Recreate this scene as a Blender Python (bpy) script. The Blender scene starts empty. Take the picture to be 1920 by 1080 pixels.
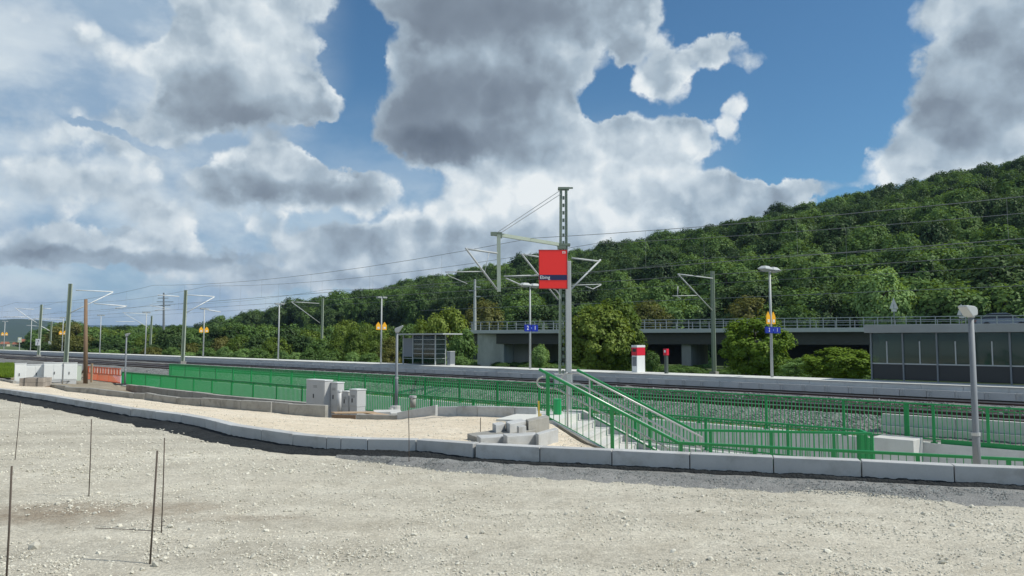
import bpy, math, random
import numpy as np
from mathutils import Vector, Matrix, Euler
rnd = random.Random(7)
R = np.random.RandomState(11)
sc = bpy.context.scene
COL = sc.collection
# ------------------------------------------------------------------ camera, world, sun, exposure
EYE = Vector((0.0, 0.0, 1.6)); FPX = 1400.0; PITCH = math.atan(97.0 / FPX)
cam_d = bpy.data.cameras.new("camera"); cam = bpy.data.objects.new("camera", cam_d); COL.objects.link(cam)
cam.location = EYE; cam.rotation_euler = (math.pi / 2 + PITCH, 0, 0)
cam_d.sensor_width = 36.0; cam_d.lens = 36.0 * FPX / 1920.0; cam_d.clip_start = 0.1; cam_d.clip_end = 30000
sc.camera = cam
SUN_EL = math.radians(51); SUN_AZ = math.radians(99.8)      # azimuth from +Y towards +X
sun_dir = Vector((math.sin(SUN_AZ) * math.cos(SUN_EL), math.cos(SUN_AZ) * math.cos(SUN_EL), math.sin(SUN_EL)))
sd = bpy.data.lights.new("sun", 'SUN'); sd.energy = 4.2; sd.angle = math.radians(0.53); sd.color = (1.0, 0.965, 0.87)
sun = bpy.data.objects.new("sun", sd); COL.objects.link(sun)
sun.rotation_euler = sun_dir.to_track_quat('Z', 'Y').to_euler(); sun.location = (30, -5, 60)
sc.view_settings.view_transform = 'Standard'; sc.view_settings.look = 'None'
sc.view_settings.exposure = 0.0; sc.view_settings.gamma = 1.0; sc.view_settings.use_curve_mapping = False
sc.cycles.max_bounces = 6; sc.cycles.diffuse_bounces = 3; sc.cycles.glossy_bounces = 3
sc.cycles.transmission_bounces = 4; sc.cycles.transparent_max_bounces = 8; sc.cycles.volume_bounces = 0
sc.cycles.use_denoising = True

def ray(x, y):
    a = (x - 960.0) / FPX; b = (540.0 - y) / FPX
    return Vector((a, math.cos(PITCH) - b * math.sin(PITCH), math.sin(PITCH) + b * math.cos(PITCH)))

# ---- sky: Nishita for the blue, clouds placed by direction (azimuth, elevation)
world = bpy.data.worlds.new("World"); sc.world = world; world.use_nodes = True
class G:
    def __init__(s, nt): s.nt = nt
    def n(s, t, **kw):
        nd = s.nt.nodes.new(t)
        for k, v in kw.items(): setattr(nd, k, v)
        return nd
    def lk(s, a, b): s.nt.links.new(a, b)
    def put(s, sock, v):
        if isinstance(v, (int, float)): sock.default_value = v
        elif isinstance(v, (tuple, list)): sock.default_value = v
        else: s.lk(v, sock)
    def m(s, op, a, b=None, c=None, clamp=False):
        nd = s.n('ShaderNodeMath', operation=op, use_clamp=clamp); s.put(nd.inputs[0], a)
        if b is not None: s.put(nd.inputs[1], b)
        if c is not None: s.put(nd.inputs[2], c)
        return nd.outputs[0]
    def vm(s, op, a, b=None, sc_=None):
        nd = s.n('ShaderNodeVectorMath', operation=op); s.put(nd.inputs[0], a)
        if b is not None: s.put(nd.inputs[1], b)
        if sc_ is not None: s.put(nd.inputs['Scale'], sc_)
        return nd.outputs['Value'] if op in ('DOT_PRODUCT', 'LENGTH') else nd.outputs[0]
    def noise(s, vec, scale, detail=4, rough=0.5, dim='3D', dist=0.0, out=0):
        nd = s.n('ShaderNodeTexNoise', noise_dimensions=dim); s.put(nd.inputs['Vector'], vec)
        nd.inputs['Scale'].default_value = scale; nd.inputs['Detail'].default_value = detail
        nd.inputs['Roughness'].default_value = rough; nd.inputs['Distortion'].default_value = dist
        return nd.outputs[out]
    def ramp(s, fac, stops, interp='LINEAR'):
        nd = s.n('ShaderNodeValToRGB'); nd.color_ramp.interpolation = interp
        el = nd.color_ramp.elements
        while len(el) < len(stops): el.new(0.5)
        for e, (p, c) in zip(el, stops):
            e.position = p; e.color = (c[0], c[1], c[2], 1)
        s.put(nd.inputs[0], fac); return nd.outputs[0]
    def mix(s, fac, a, b, mode='MIX'):
        nd = s.n('ShaderNodeMix', data_type='RGBA', blend_type=mode)
        s.put(nd.inputs[0], fac)
        s.put(nd.inputs[6], a if not isinstance(a, tuple) else (a + (1,))[:4])
        s.put(nd.inputs[7], b if not isinstance(b, tuple) else (b + (1,))[:4])
        return nd.outputs[2]
    def mr(s, v, a, b, c=0.0, d=1.0, smooth=True):
        nd = s.n('ShaderNodeMapRange', interpolation_type='SMOOTHSTEP' if smooth else 'LINEAR')
        s.put(nd.inputs[0], v)
        for i, q in enumerate((a, b, c, d)): nd.inputs[i + 1].default_value = q
        return nd.outputs[0]

def azel(x, y):
    d = ray(x, y).normalized()
    return math.atan2(d.x, d.y), math.asin(d.z)
def lin(c):
    return tuple((v / 255 / 12.92) if v / 255 <= 0.04045 else ((v / 255 + 0.055) / 1.055) ** 2.4 for v in c)

#: cloud masses seen by direction: x, y, half widths, tilt in degrees, weight
MASS = [(425,40,95,75,0,1.0),(490,95,110,85,0,1.1),(400,150,80,70,0,1.0),(500,190,120,50,0,1.0),(585,195,55,40,0,.9),(360,205,50,38,0,.9),
 (330,90,45,40,0,.7),
 (850,150,140,140,0,1.2),(800,262,105,50,0,1.1),(1000,60,200,90,-15,1.2),(1130,10,90,45,0,1.0),(940,230,150,80,0,1.1),(780,8,260,36,0,1.1),
 (1010,280,140,50,0,1.1),(1060,180,60,80,0,.8),(1235,255,75,45,20,1.1),(1320,268,75,30,0,1.1),(1385,225,26,46,0,1.1),(1130,290,120,50,0,1.1),
 (1225,135,40,64,12,.9),(1175,95,28,26,0,.7),(1410,110,36,22,0,.6),(1390,185,26,40,0,.6),(1300,110,76,26,-25,.9),(1380,92,60,32,0,.9),(1265,175,28,30,0,.6),(1180,100,30,26,0,.5),(1330,150,20,50,-25,.4),
 (1462,8,46,26,0,.85),(1634,165,26,13,10,.55),
 (1860,70,120,110,0,1.15),(1810,190,100,80,-20,1.1),(1770,255,90,50,0,1.0),(1650,312,55,34,0,.9),(1870,280,120,40,-20,1.0),(1730,20,40,30,0,.5),
 (1520,345,60,16,0,.45),(1450,305,30,10,0,.35),
 (525,292,70,32,0,1.0),(570,335,130,40,0,1.1),(450,350,80,40,0,.75),(660,365,90,32,0,.7),
 (735,440,55,32,0,.8),(650,460,110,34,0,.8),(560,420,90,20,0,.5),
 (1000,350,90,50,0,1.0),(930,420,160,70,0,.9),(1140,370,130,50,0,1.1),(1260,400,150,50,-12,1.0),(1380,385,120,36,-10,.8),(850,480,120,40,0,.8),
 (305,413,56,36,0,1.0),(220,455,40,20,0,.85),(90,443,70,26,0,.9),(400,470,90,16,0,.6),(560,520,200,22,0,.6),(850,520,120,24,0,.6),(340,90,40,30,0,.8),(1430,365,120,26,-8,.75),(1040,20,60,40,0,1.0),(1180,30,40,50,0,.9),
 (180,485,240,16,0,.8),(100,280,360,150,0,.22),(120,110,180,50,15,.25),(300,545,700,50,0,.35),(1130,430,420,90,-8,1.1),(700,480,300,40,0,.3),(60,120,80,30,0,-.3),(60,210,130,50,0,.45),(190,300,160,60,0,.5),(60,350,120,40,0,.4),(250,230,90,40,0,.35),(150,70,120,30,10,.35),
 (240,20,110,24,10,-.35),(655,120,50,90,0,-1.3),(640,285,95,26,8,-.95),(270,258,120,8,14,-.6),(1550,160,170,200,0,-.9),(1470,300,110,60,0,-.6),(1120,200,46,40,30,-.9),(1190,210,60,22,0,-.8)]
DARK = [(425,185,85,55,0,.85),(520,215,90,26,0,.45),(760,240,110,80,0,.6),(880,220,160,100,0,.6),(860,20,230,42,0,.95),(960,100,160,70,0,.25),(820,285,100,26,0,.8),
 (1830,110,120,100,0,.35),(1780,240,100,50,0,.15),(560,375,150,22,0,.6),(430,385,60,18,0,.5),(640,455,70,24,0,.5),(180,486,240,15,0,.8),(140,545,300,40,0,.25),(250,165,90,60,0,.15),
 (980,300,110,16,0,.2),(1290,300,60,14,0,.25)]
LITE = [(1200,300,160,40,0,.6),(930,370,130,60,0,1.2),(1020,410,140,50,0,.9),(1200,370,140,50,0,.5),(760,400,80,30,0,.4),(340,95,40,26,0,.5),(1240,130,60,60,0,.5),(1380,95,60,30,0,.3),(430,300,50,20,0,.2),(500,95,70,90,0,.75),(580,190,50,30,0,.5),(420,20,60,40,0,.4),(1230,262,90,36,10,.6),(1330,262,70,26,0,.5),(1385,215,30,34,0,.6),(1100,330,110,30,0,.35),
 (525,288,55,26,0,.7),(1020,365,70,40,0,.6),(1170,400,90,60,0,.5),(305,412,40,22,0,.6),(745,440,40,24,0,.7),(1650,305,55,26,0,.6),(1880,285,110,34,-20,.5),(1050,260,60,60,0,.3),(1150,40,60,40,0,.3),(230,458,30,12,0,.4),(90,440,50,14,0,.4)]

def build_sky():
    nt = world.node_tree; nt.nodes.clear(); g = G(nt)
    tc = g.n('ShaderNodeTexCoord'); D = tc.outputs['Generated']
    sep = g.n('ShaderNodeSeparateXYZ'); g.lk(D, sep.inputs[0])
    az = g.m('ARCTAN2', sep.outputs[0], sep.outputs[1]); el = g.m('ARCSINE', sep.outputs[2])
    cmb = g.n('ShaderNodeCombineXYZ'); g.lk(az, cmb.inputs[0]); g.lk(el, cmb.inputs[1])
    def field(gg, vec, items):
        acc = None
        for i, (x, y, rx, ry, rot, w) in enumerate(items):
            a, e = azel(x, y)
            if i % 6 == 5:      # keeps the evaluation sequential (the shader stack is small)
                nd = gg.n('ShaderNodeVectorMath', operation='MULTIPLY_ADD'); gg.lk(acc, nd.inputs[0])
                nd.inputs[1].default_value = (1e-8, 1e-8, 1e-8); gg.lk(vec, nd.inputs[2]); vec = nd.outputs[0]
            mp = gg.n('ShaderNodeMapping', vector_type='TEXTURE'); gg.lk(vec, mp.inputs[0])
            mp.inputs[1].default_value = (a, e, 0); mp.inputs[2].default_value = (0, 0, math.radians(-rot))
            k = 1.0
            mp.inputs[3].default_value = (rx * k / FPX, ry * k / FPX, 1)
            q = gg.vm('DOT_PRODUCT', mp.outputs[0], mp.outputs[0])
            q = gg.m('EXPONENT', gg.m('MULTIPLY', gg.m('MULTIPLY', q, q), -0.55))
            acc = gg.m('MULTIPLY_ADD', q, w, acc if acc is not None else 0.0)
        return acc
    P = cmb.outputs[0]
    n1 = g.n('ShaderNodeTexNoise'); g.lk(D, n1.inputs['Vector']); n1.inputs['Scale'].default_value = 7; n1.inputs['Detail'].default_value = 3
    w1x = n1.outputs[0]; w1 = g.vm('SUBTRACT', n1.outputs[1], (.5, .5, .5))
    w2 = g.vm('SUBTRACT', g.noise(D, 34, 5, .6, out=1), (.5, .5, .5))
    pw = g.vm('ADD', P, g.vm('SCALE', w1, sc_=.065)); pw = g.vm('ADD', pw, g.vm('SCALE', w2, sc_=.038))
    f = g.m('MINIMUM', field(g, pw, MASS), 1.5)
    fb = g.noise(D, 15, 7, .58)
    # outside the frame the sky goes on with the same broken cumulus
    out_az = g.mr(g.m('ABSOLUTE', az), .62, .85); out_el = g.mr(el, .5, .7)
    outm = g.m('MAXIMUM', out_az, out_el)
    f_out = g.mr(g.noise(D, 5.0, 4, .5), .42, .64, 0.1, 1.1)
    f = g.m('ADD', g.m('MULTIPLY', f, g.m('SUBTRACT', 1.0, outm)), g.m('MULTIPLY', f_out, outm))
    def puffs(vec, det):
        vn_ = g.n('ShaderNodeTexVoronoi', feature='F1'); g.lk(vec, vn_.inputs['Vector']); vn_.inputs['Scale'].default_value = 17
        vn_.inputs['Detail'].default_value = det; vn_.inputs['Roughness'].default_value = .55; vn_.label = 'puffs'
        return vn_.outputs['Distance']
    Dw = g.vm('ADD', D, g.vm('SCALE', w2, sc_=.03))
    pf = puffs(Dw, 2.0)
    F = g.m('MULTIPLY_ADD', g.m('SUBTRACT', fb, .5), .75, f)
    F = g.m('MULTIPLY_ADD', g.m('SUBTRACT', .50, pf), .58, F)
    wv = g.vm('SUBTRACT', g.noise(D, 9, 5, .6, out=1), (.5, .5, .5))
    pw = g.vm('ADD', cmb.outputs[0], g.vm('SCALE', wv, sc_=.09))
    S = field(g, pw, DARK); B = field(g, pw, LITE)
    # relief of the cloud tops: lit from the sun's side
    Do = g.vm('ADD', D, (0.022, 0, 0.026))
    fbo = g.noise(Do, 15, 3, .5)
    c1 = g.noise(D, 26, 4, .5); c2 = g.noise(g.vm('ADD', D, (0.010, 0, 0.013)), 26, 3, .5)
    dk = g.m('SUBTRACT', 1.0, g.m('MULTIPLY', g.m('MINIMUM', S, 1.0), .75))
    grad = g.m('MULTIPLY', g.m('MULTIPLY_ADD', g.m('SUBTRACT', fb, fbo), .5, g.m('MULTIPLY_ADD', g.m('SUBTRACT', c1, c2), .3, g.m('MULTIPLY', g.m('SUBTRACT', puffs(g.vm('ADD', Dw, (0.014, 0, 0.018)), 1.0), pf), .45))), dk)
    grad = g.m('MINIMUM', g.m('MAXIMUM', grad, -.22), .3)
    lum = g.m('MULTIPLY_ADD', S, -.30, g.m('SUBTRACT', .78, g.m('MULTIPLY', g.mr(F, .5, 1.7), .26))); lum = g.m('MULTIPLY_ADD', B, .22, lum); lum = g.m('ADD', lum, grad)
    lum = g.m('MULTIPLY_ADD', g.m('SUBTRACT', w1x, .5), .20, lum)
    ccol = g.ramp(lum, [(0.0, lin((98, 108, 121))), (.30, lin((130, 142, 155))), (.55, lin((168, 184, 197))), (.8, lin((211, 222, 229))), (1.0, lin((240, 245, 246)))])
    ccol = g.vm('SCALE', ccol, sc_=1.0 / SKY)
    sky = g.n('ShaderNodeTexSky', sky_type='NISHITA'); sky.sun_disc = False
    sky.sun_elevation = SUN_EL; sky.sun_rotation = SUN_AZ; sky.altitude = 250; sky.air_density = 1.0; sky.dust_density = .3; sky.ozone_density = 3.0
    alpha = g.mr(F, .24, .74)
    veil = g.m('MULTIPLY', g.m('MULTIPLY', g.mr(el, .34, .08), g.mr(az, .36, .05)), .85)
    leftv = g.m('MULTIPLY', g.mr(az, -.20, -.36), g.mr(el, .66, .36))
    veil = g.m('MAXIMUM', veil, g.m('MULTIPLY', leftv, .95))
    vcol = tuple(v / SKY for v in lin((184, 200, 217)))
    blue = g.vm('MULTIPLY', sky.outputs[0], (.60, .90, 1.0))
    wisp = g.mr(g.noise(g.vm('MULTIPLY', D, (1, 1, 2.2)), 5, 6, .6), .3, .7, .78, 1.15)
    veil = g.m('MULTIPLY', veil, wisp, clamp=True)
    vn = g.mr(g.noise(g.vm('MULTIPLY', D, (1, 1, 1.9)), 7.5, 7, .58), .36, .64)
    vcol2 = g.mix(vn, tuple(v / SKY for v in lin((156, 180, 203))), tuple(v / SKY for v in lin((210, 222, 230))))
    base = g.mix(veil, blue, vcol2)
    hz = g.mr(el, .10, -.02)
    ccol = g.mix(g.m('MULTIPLY', hz, .6), ccol, tuple(v / SKY for v in lin((150, 166, 188))))
    out = g.mix(g.m('MULTIPLY', alpha, .97), base, ccol)
    bg = g.n('ShaderNodeBackground'); g.lk(out, bg.inputs[0]); bg.inputs[1].default_value = SKY
    wo = g.n('ShaderNodeOutputWorld'); g.lk(bg.outputs[0], wo.inputs[0])
SKY = 0.10
build_sky()
world.cycles.sampling_method = 'NONE'
# ------------------------------------------------------------------ placing helpers
TH = math.atan(1490.0 / 1400.0)                      # the railway runs this far left of straight ahead
U = Vector((math.sin(TH), -math.cos(TH), 0)); V = Vector((math.cos(TH), math.sin(TH), 0))
def at_Y(x, y, Y):
    d = ray(x, y); return EYE + d * (Y / d.y)
def at_P(x, y, P):
    d = ray(x, y); return EYE + d * (P / d.dot(V))
def at_z(x, y, z):
    d = ray(x, y); return EYE + d * ((z - EYE.z) / d.z)
def W(u, P, z): return U * u + V * P + Vector((0, 0, z))
def Pu(x, P, z=0.0):                                 # u coordinate of column x at distance P and height z
    y = 637.0
    for _ in range(4):
        p = at_P(x, y, P); d = p.y
        y = y - (z - p.z) / d * FPX
    return p.dot(U)
def Zr(v): return math.atan2(v.y, v.x)
UZ = Zr(U)
# ------------------------------------------------------------------ mesh builder
class MB:
    def __init__(s): s.v = []; s.f = []; s.m = []; s.k = 0
    def mat(s, k): s.k = k; return s
    def add(s, vs, fs):
        b = len(s.v); s.v += [tuple(v) for v in vs]; s.f += [tuple(b + i for i in f) for f in fs]; s.m += [s.k] * len(fs); return s
    def box(s, c, size, ax=None, rot=None):
        """c centre; size along local axes; ax = direction of the local x axis in the ground plane"""
        M = Matrix.Identity(3)
        if ax is not None:
            a = Vector(ax).normalized(); u = Vector((0, 0, 1)).cross(a)
            if u.length < 1e-4: u = Vector((0, 1, 0))
            u.normalize(); M = Matrix((a, u, a.cross(u))).transposed()
        if rot is not None: M = rot
        c = Vector(c); h = [q / 2 for q in size]
        vs = [c + M @ Vector((sx * h[0], sy * h[1], sz * h[2])) for sz in (-1, 1) for sx, sy in ((-1, -1), (1, -1), (1, 1), (-1, 1))]
        return s.add(vs, [(3, 2, 1, 0), (4, 5, 6, 7), (0, 1, 5, 4), (1, 2, 6, 5), (2, 3, 7, 6), (3, 0, 4, 7)])
    def bar(s, a, b, w, h=None):
        a = Vector(a); b = Vector(b); d = b - a; L = d.length
        if L < 1e-6: return s
        d.normalize(); side = d.cross(Vector((0, 0, 1)))
        if side.length < 1e-3: side = Vector(BARSIDE)
        side.normalize(); up = side.cross(d)
        return s.box((a + b) / 2, (L, w, h or w), rot=Matrix((d, -side, up)).transposed())
    def tube(s, pts, r, n=8, cap=True):
        pts = [Vector(p) for p in pts]; rs = r if isinstance(r, (list, tuple)) else [r] * len(pts)
        b = len(s.v); ref = None
        for i, p in enumerate(pts):
            if i == 0: t = pts[1] - p
            elif i == len(pts) - 1: t = p - pts[i - 1]
            else: t = (pts[i + 1] - p).normalized() + (p - pts[i - 1]).normalized()
            t.normalize()
            if ref is None:
                ref = t.cross(Vector((0, 0, 1)))
                if ref.length < 1e-2: ref = Vector((1, 0, 0))
            ref = (ref - t * ref.dot(t)).normalized(); o = t.cross(ref)
            for k in range(n):
                a = 2 * math.pi * k / n
                s.v.append(tuple(p + (ref * math.cos(a) + o * math.sin(a)) * rs[i]))
        m = len(pts)
        for i in range(m - 1):
            for k in range(n):
                q = (k + 1) % n
                s.f.append((b + i * n + k, b + i * n + q, b + (i + 1) * n + q, b + (i + 1) * n + k)); s.m.append(s.k)
        if cap:
            s.f.append(tuple(b + k for k in reversed(range(n)))); s.m.append(s.k)
            s.f.append(tuple(b + (m - 1) * n + k for k in range(n))); s.m.append(s.k)
        return s
    def prism(s, poly, lo, hi):
        """poly: ground points; lo/hi: heights (float or list)"""
        n = len(poly); L = lo if isinstance(lo, (list, tuple)) else [lo] * n; H = hi if isinstance(hi, (list, tuple)) else [hi] * n
        vs = [(p[0], p[1], z) for p, z in zip(poly, L)] + [(p[0], p[1], z) for p, z in zip(poly, H)]
        return s.add(vs, [tuple(reversed(range(n))), tuple(range(n, 2 * n))] + [(i, (i + 1) % n, n + (i + 1) % n, n + i) for i in range(n)])
    def slab(s, pts, t):
        """polygon in space, thickness vector t"""
        n = len(pts); t = Vector(t); vs = [Vector(p) for p in pts] + [Vector(p) + t for p in pts]
        return s.add(vs, [tuple(range(n)), tuple(reversed(range(n, 2 * n)))] + [((i + 1) % n, i, n + i, n + (i + 1) % n) for i in range(n)])
    def quad(s, a, b, c, d): return s.add([a, b, c, d], [(0, 1, 2, 3)])
    def strip(s, A, B):
        n = len(A); vs = [tuple(p) for p in A] + [tuple(p) for p in B]
        return s.add(vs, [(i, i + 1, n + i + 1, n + i) for i in range(n - 1)])
    def build(s, name, mats, parent=None, smooth=False, bevel=0.0):
        if not isinstance(mats, (list, tuple)): mats = [mats]
        o0 = Vector((0, 0, 0)); p = parent
        while p is not None: o0 = o0 + p.location; p = p.parent
        me = bpy.data.meshes.new(name)
        me.from_pydata([tuple(Vector(v) - o0) for v in s.v], [], s.f)
        for m in mats: me.materials.append(m)
        if len(mats) > 1: me.polygons.foreach_set('material_index', s.m)
        if smooth: me.polygons.foreach_set('use_smooth', [True] * len(s.f))
        me.update()
        o = bpy.data.objects.new(name, me); COL.objects.link(o); o.parent = parent
        if bevel:
            b = o.modifiers.new('bevel', 'BEVEL'); b.width = bevel; b.segments = 2; b.limit_method = 'ANGLE'
        return o
BARSIDE = (1, 0, 0)
def fixn(o):
    import bmesh
    bm = bmesh.new(); bm.from_mesh(o.data); bmesh.ops.recalc_face_normals(bm, faces=bm.faces); bm.to_mesh(o.data); bm.free()
def tag(o, label=None, cat=None, group=None, kind=None):
    if label: o['label'] = label
    if cat: o['category'] = cat
    if group: o['group'] = group
    if kind: o['kind'] = kind
    return o
def thing(name, loc, label, cat, group=None, rz=0.0):
    o = bpy.data.objects.new(name, None); COL.objects.link(o); o.location = loc; o.rotation_euler = (0, 0, rz)
    o.empty_display_size = .2
    return tag(o, label, cat, group)
def struct(name, loc=(0, 0, 0), kind='structure'):
    o = bpy.data.objects.new(name, None); COL.objects.link(o); o.location = loc; o['kind'] = kind; return o
def inst(name, me, parent, loc=(0, 0, 0), rot=(0, 0, 0), scl=(1, 1, 1)):
    o = bpy.data.objects.new(name, me); COL.objects.link(o); o.parent = parent
    o.location = loc; o.rotation_euler = rot; o.scale = scl; return o
def mesh_of(mb, name, mats, smooth=False):
    if not isinstance(mats, (list, tuple)): mats = [mats]
    me = bpy.data.meshes.new(name); me.from_pydata(mb.v, [], mb.f)
    for m in mats: me.materials.append(m)
    if len(mats) > 1: me.polygons.foreach_set('material_index', mb.m)
    if smooth: me.polygons.foreach_set('use_smooth', [True] * len(mb.f))
    me.update(); return me
def copy_tree(o, parent=None, label=None, loc=None, rz=None, scl=None):
    c = o.copy(); COL.objects.link(c); c.parent = parent
    if label: c['label'] = label
    if loc is not None: c.location = loc
    if rz is not None: c.rotation_euler = (0, 0, rz)
    if scl is not None: c.scale = scl
    for ch in KIDS.get(o.name, []): copy_tree(ch, c)
    return c
KIDS = {}
def kids(o):
    KIDS[o.name] = list(o.children)
    for c in o.children: kids(c)
    return o
# ------------------------------------------------------------------ materials
def mat(name, col=(.5, .5, .5), rough=.7, metal=0.0, var=0.0, vscale=6.0, bump=0.0, bscale=60.0, dirt=None, dscale=2.0, damt=.5, spec=.5, stretch=(1, 1, 1), objvar=0.0, detail=6):
    m = bpy.data.materials.new(name); m.use_nodes = True; nt = m.node_tree; g = G(nt)
    bs = nt.nodes['Principled BSDF']; bs.inputs['Roughness'].default_value = rough; bs.inputs['Metallic'].default_value = metal
    bs.inputs['Specular IOR Level'].default_value = spec
    geo = g.n('ShaderNodeNewGeometry'); P = geo.outputs['Position']
    if stretch != (1, 1, 1): P = g.vm('MULTIPLY', P, stretch)
    c = None
    if var or dirt or objvar:
        c = col + (1,)
        rgb = g.n('ShaderNodeRGB'); rgb.outputs[0].default_value = c; c = rgb.outputs[0]
        if var:
            nz = g.noise(P, vscale, detail, .6); nz2 = g.noise(P, vscale * 9, 3, .6)
            f = g.m('MULTIPLY_ADD', g.m('SUBTRACT', nz, .5), 2.4 * var, 1.0); f = g.m('MULTIPLY_ADD', g.m('SUBTRACT', nz2, .5), 1.2 * var, f)
            c = g.vm('SCALE', c, sc_=f)
        if objvar:
            oi = g.n('ShaderNodeObjectInfo')
            c = g.vm('SCALE', c, sc_=g.m('MULTIPLY_ADD', oi.outputs['Random'], objvar * 2, 1.0 - objvar))
        if dirt:
            dz = g.mr(g.noise(P, dscale, 7, .65), .45, .72, 0, damt)
            c = g.mix(dz, c, dirt)
        g.lk(c, bs.inputs['Base Color'])
    else: bs.inputs['Base Color'].default_value = col + (1,)
    if bump:
        bp = g.n('ShaderNodeBump'); bp.inputs['Strength'].default_value = min(1, bump); bp.inputs['Distance'].default_value = .01 * max(1, bump)
        g.lk(g.noise(P, bscale, 5, .65), bp.inputs['Height']); g.lk(bp.outputs[0], bs.inputs['Normal'])
    return m
M = {}
M['conc'] = mat('light concrete', (.56, .555, .53), .85, var=.10, vscale=3, bump=.35, bscale=90, dirt=(.36, .345, .31), damt=.35)
M['kerb'] = mat('kerb concrete', (.465, .47, .465), .8, var=.09, vscale=5, bump=.5, bscale=160, dirt=(.27, .26, .235), dscale=2.2, damt=.7, objvar=.09)
M['kerb2'] = mat('weathered concrete kerb', (.33, .32, .29), .88, var=.14, vscale=4, bump=.5, bscale=90, dirt=(.14, .13, .11), dscale=2.5, damt=.6, objvar=.08)
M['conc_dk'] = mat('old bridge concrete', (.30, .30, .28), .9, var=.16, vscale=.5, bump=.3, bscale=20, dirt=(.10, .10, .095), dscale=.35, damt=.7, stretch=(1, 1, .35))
M['plat'] = mat('platform concrete', (.55, .56, .56), .85, var=.08, vscale=1.5, bump=.3, bscale=60, objvar=.06, dirt=(.42, .42, .41), dscale=.8, damt=.4)
M['plat_top'] = mat('platform paving', (.60, .60, .56), .88, var=.08, vscale=2, bump=.3, bscale=40)
M['green'] = mat('green painted steel', (.011, .25, .066), .42, var=.05, vscale=2)
M['galv'] = mat('galvanised steel', (.19, .21, .23), .6, var=.08, vscale=12)
M['galv_lt'] = mat('pale painted steel', (.43, .45, .45), .55, var=.05)
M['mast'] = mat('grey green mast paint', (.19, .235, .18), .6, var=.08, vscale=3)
M['mast_lt'] = mat('pale green mast paint and highlight', (.40, .45, .37), .6, var=.08, vscale=3)
M['steel'] = mat('stainless handrail', (.50, .49, .47), .38, metal=.45)
M['dark'] = mat('dark steel', (.03, .032, .035), .5)
M['wirem'] = mat('copper wire, grey', (.16, .17, .175), .5)
M['cabw'] = mat('white cabinet', (.78, .79, .77), .5, var=.03, vscale=3)
M['cab'] = mat('light grey cabinet plastic', (.54, .54, .535), .55, var=.04, vscale=3, dirt=(.40, .39, .36), dscale=3, damt=.25)
M['cab_lid'] = mat('cabinet lid', (.66, .67, .66), .5)
M['wood'] = mat('grey brown wood', (.22, .145, .09), .85, var=.25, vscale=8, bump=.4, bscale=50, stretch=(6, 6, .6))
M['board'] = mat('raw timber boards', (.42, .30, .19), .85, var=.2, vscale=9, bump=.3)
M['yellowwood'] = mat('yellow painted stake', (.62, .46, .07), .7, var=.1)
M['rust'] = mat('rusty iron', (.10, .078, .062), .85, var=.3, vscale=25, bump=.4, bscale=200)
M['rail'] = mat('rail brown rust', (.085, .045, .036), .75, var=.2, vscale=6)
M['railtop'] = mat('rail head steel', (.42, .41, .42), .3, metal=.8)
M['sleeper'] = mat('concrete sleeper', (.11, .085, .075), .9, var=.15, vscale=3, objvar=.1, bump=.2)
M['red'] = mat('red sign face', (.86, .026, .020), .4)
M['pink'] = mat('red plastic panel', (.66, .02, .05), .35)
M['navy'] = mat('navy sign band', (.012, .015, .075), .4)
M['blue'] = mat('blue sign', (.012, .03, .30), .4)
M['white'] = mat('white lettering', (.82, .82, .82), .5)
M['whitep'] = mat('white panel', (.72, .74, .74), .45, var=.03)
M['orange'] = mat('orange barrier plastic', (.74, .12, .025), .5, var=.08, vscale=4)
M['orangelt'] = mat('reflective barrier board', (.80, .50, .42), .5, var=.08)
M['yellow'] = mat('yellow board', (.85, .42, .02), .45)
M['pavers'] = mat('grey paving stones', (.36, .315, .27), .9, var=.18, vscale=9, bump=.4, objvar=.12)
M['roof'] = mat('roof tile', (.34, .13, .08), .85, var=.15, vscale=2)
M['plaster'] = mat('house plaster', (.58, .53, .42), .85, var=.05)
M['asphalt'] = mat('asphalt', (.055, .055, .058), .9, var=.15, vscale=4, bump=.3)
M['carpaint'] = mat('silver blue car paint', (.20, .24, .30), .25, metal=.5)
M['tyre'] = mat('tyre rubber', (.02, .02, .02), .8)
M['canopy'] = mat('pale concrete slab', (.33, .35, .345), .8, var=.08, vscale=.8, dirt=(.24, .25, .24), dscale=.6, damt=.4)
M['bark'] = mat('bark', (.10, .085, .07), .9, var=.25, vscale=6, bump=.5, bscale=40)
M['lamp_glass'] = mat('lamp cover', (.6, .62, .6), .2)
def glass(name, tint, rough=.04, alpha=.5):
    m = bpy.data.materials.new(name); m.use_nodes = True; nt = m.node_tree; nt.nodes.clear(); g = G(nt)
    tr = g.n('ShaderNodeBsdfTransparent'); tr.inputs[0].default_value = tint + (1,)
    gl = g.n('ShaderNodeBsdfGlossy'); gl.inputs['Color'].default_value = (.75, .85, .85, 1); gl.inputs['Roughness'].default_value = rough
    df = g.n('ShaderNodeBsdfDiffuse'); df.inputs[0].default_value = (.055, .095, .088, 1)
    mx = g.n('ShaderNodeMixShader'); mx.inputs[0].default_value = alpha; g.lk(tr.outputs[0], mx.inputs[1]); g.lk(df.outputs[0], mx.inputs[2])
    fr = g.n('ShaderNodeFresnel'); fr.inputs[0].default_value = 1.5
    m2 = g.n('ShaderNodeMixShader'); g.lk(fr.outputs[0], m2.inputs[0]); g.lk(mx.outputs[0], m2.inputs[1]); g.lk(gl.outputs[0], m2.inputs[2])
    o = g.n('ShaderNodeOutputMaterial'); g.lk(m2.outputs[0], o.inputs[0]); return m
M['glass'] = glass('greenish glass', (.50, .62, .60), alpha=.30)
M['glass_sh'] = glass('clear glass', (.78, .84, .86), alpha=.12)
M['panel_dk'] = mat('dark grey cladding', (.022, .027, .033), .35)

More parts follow.
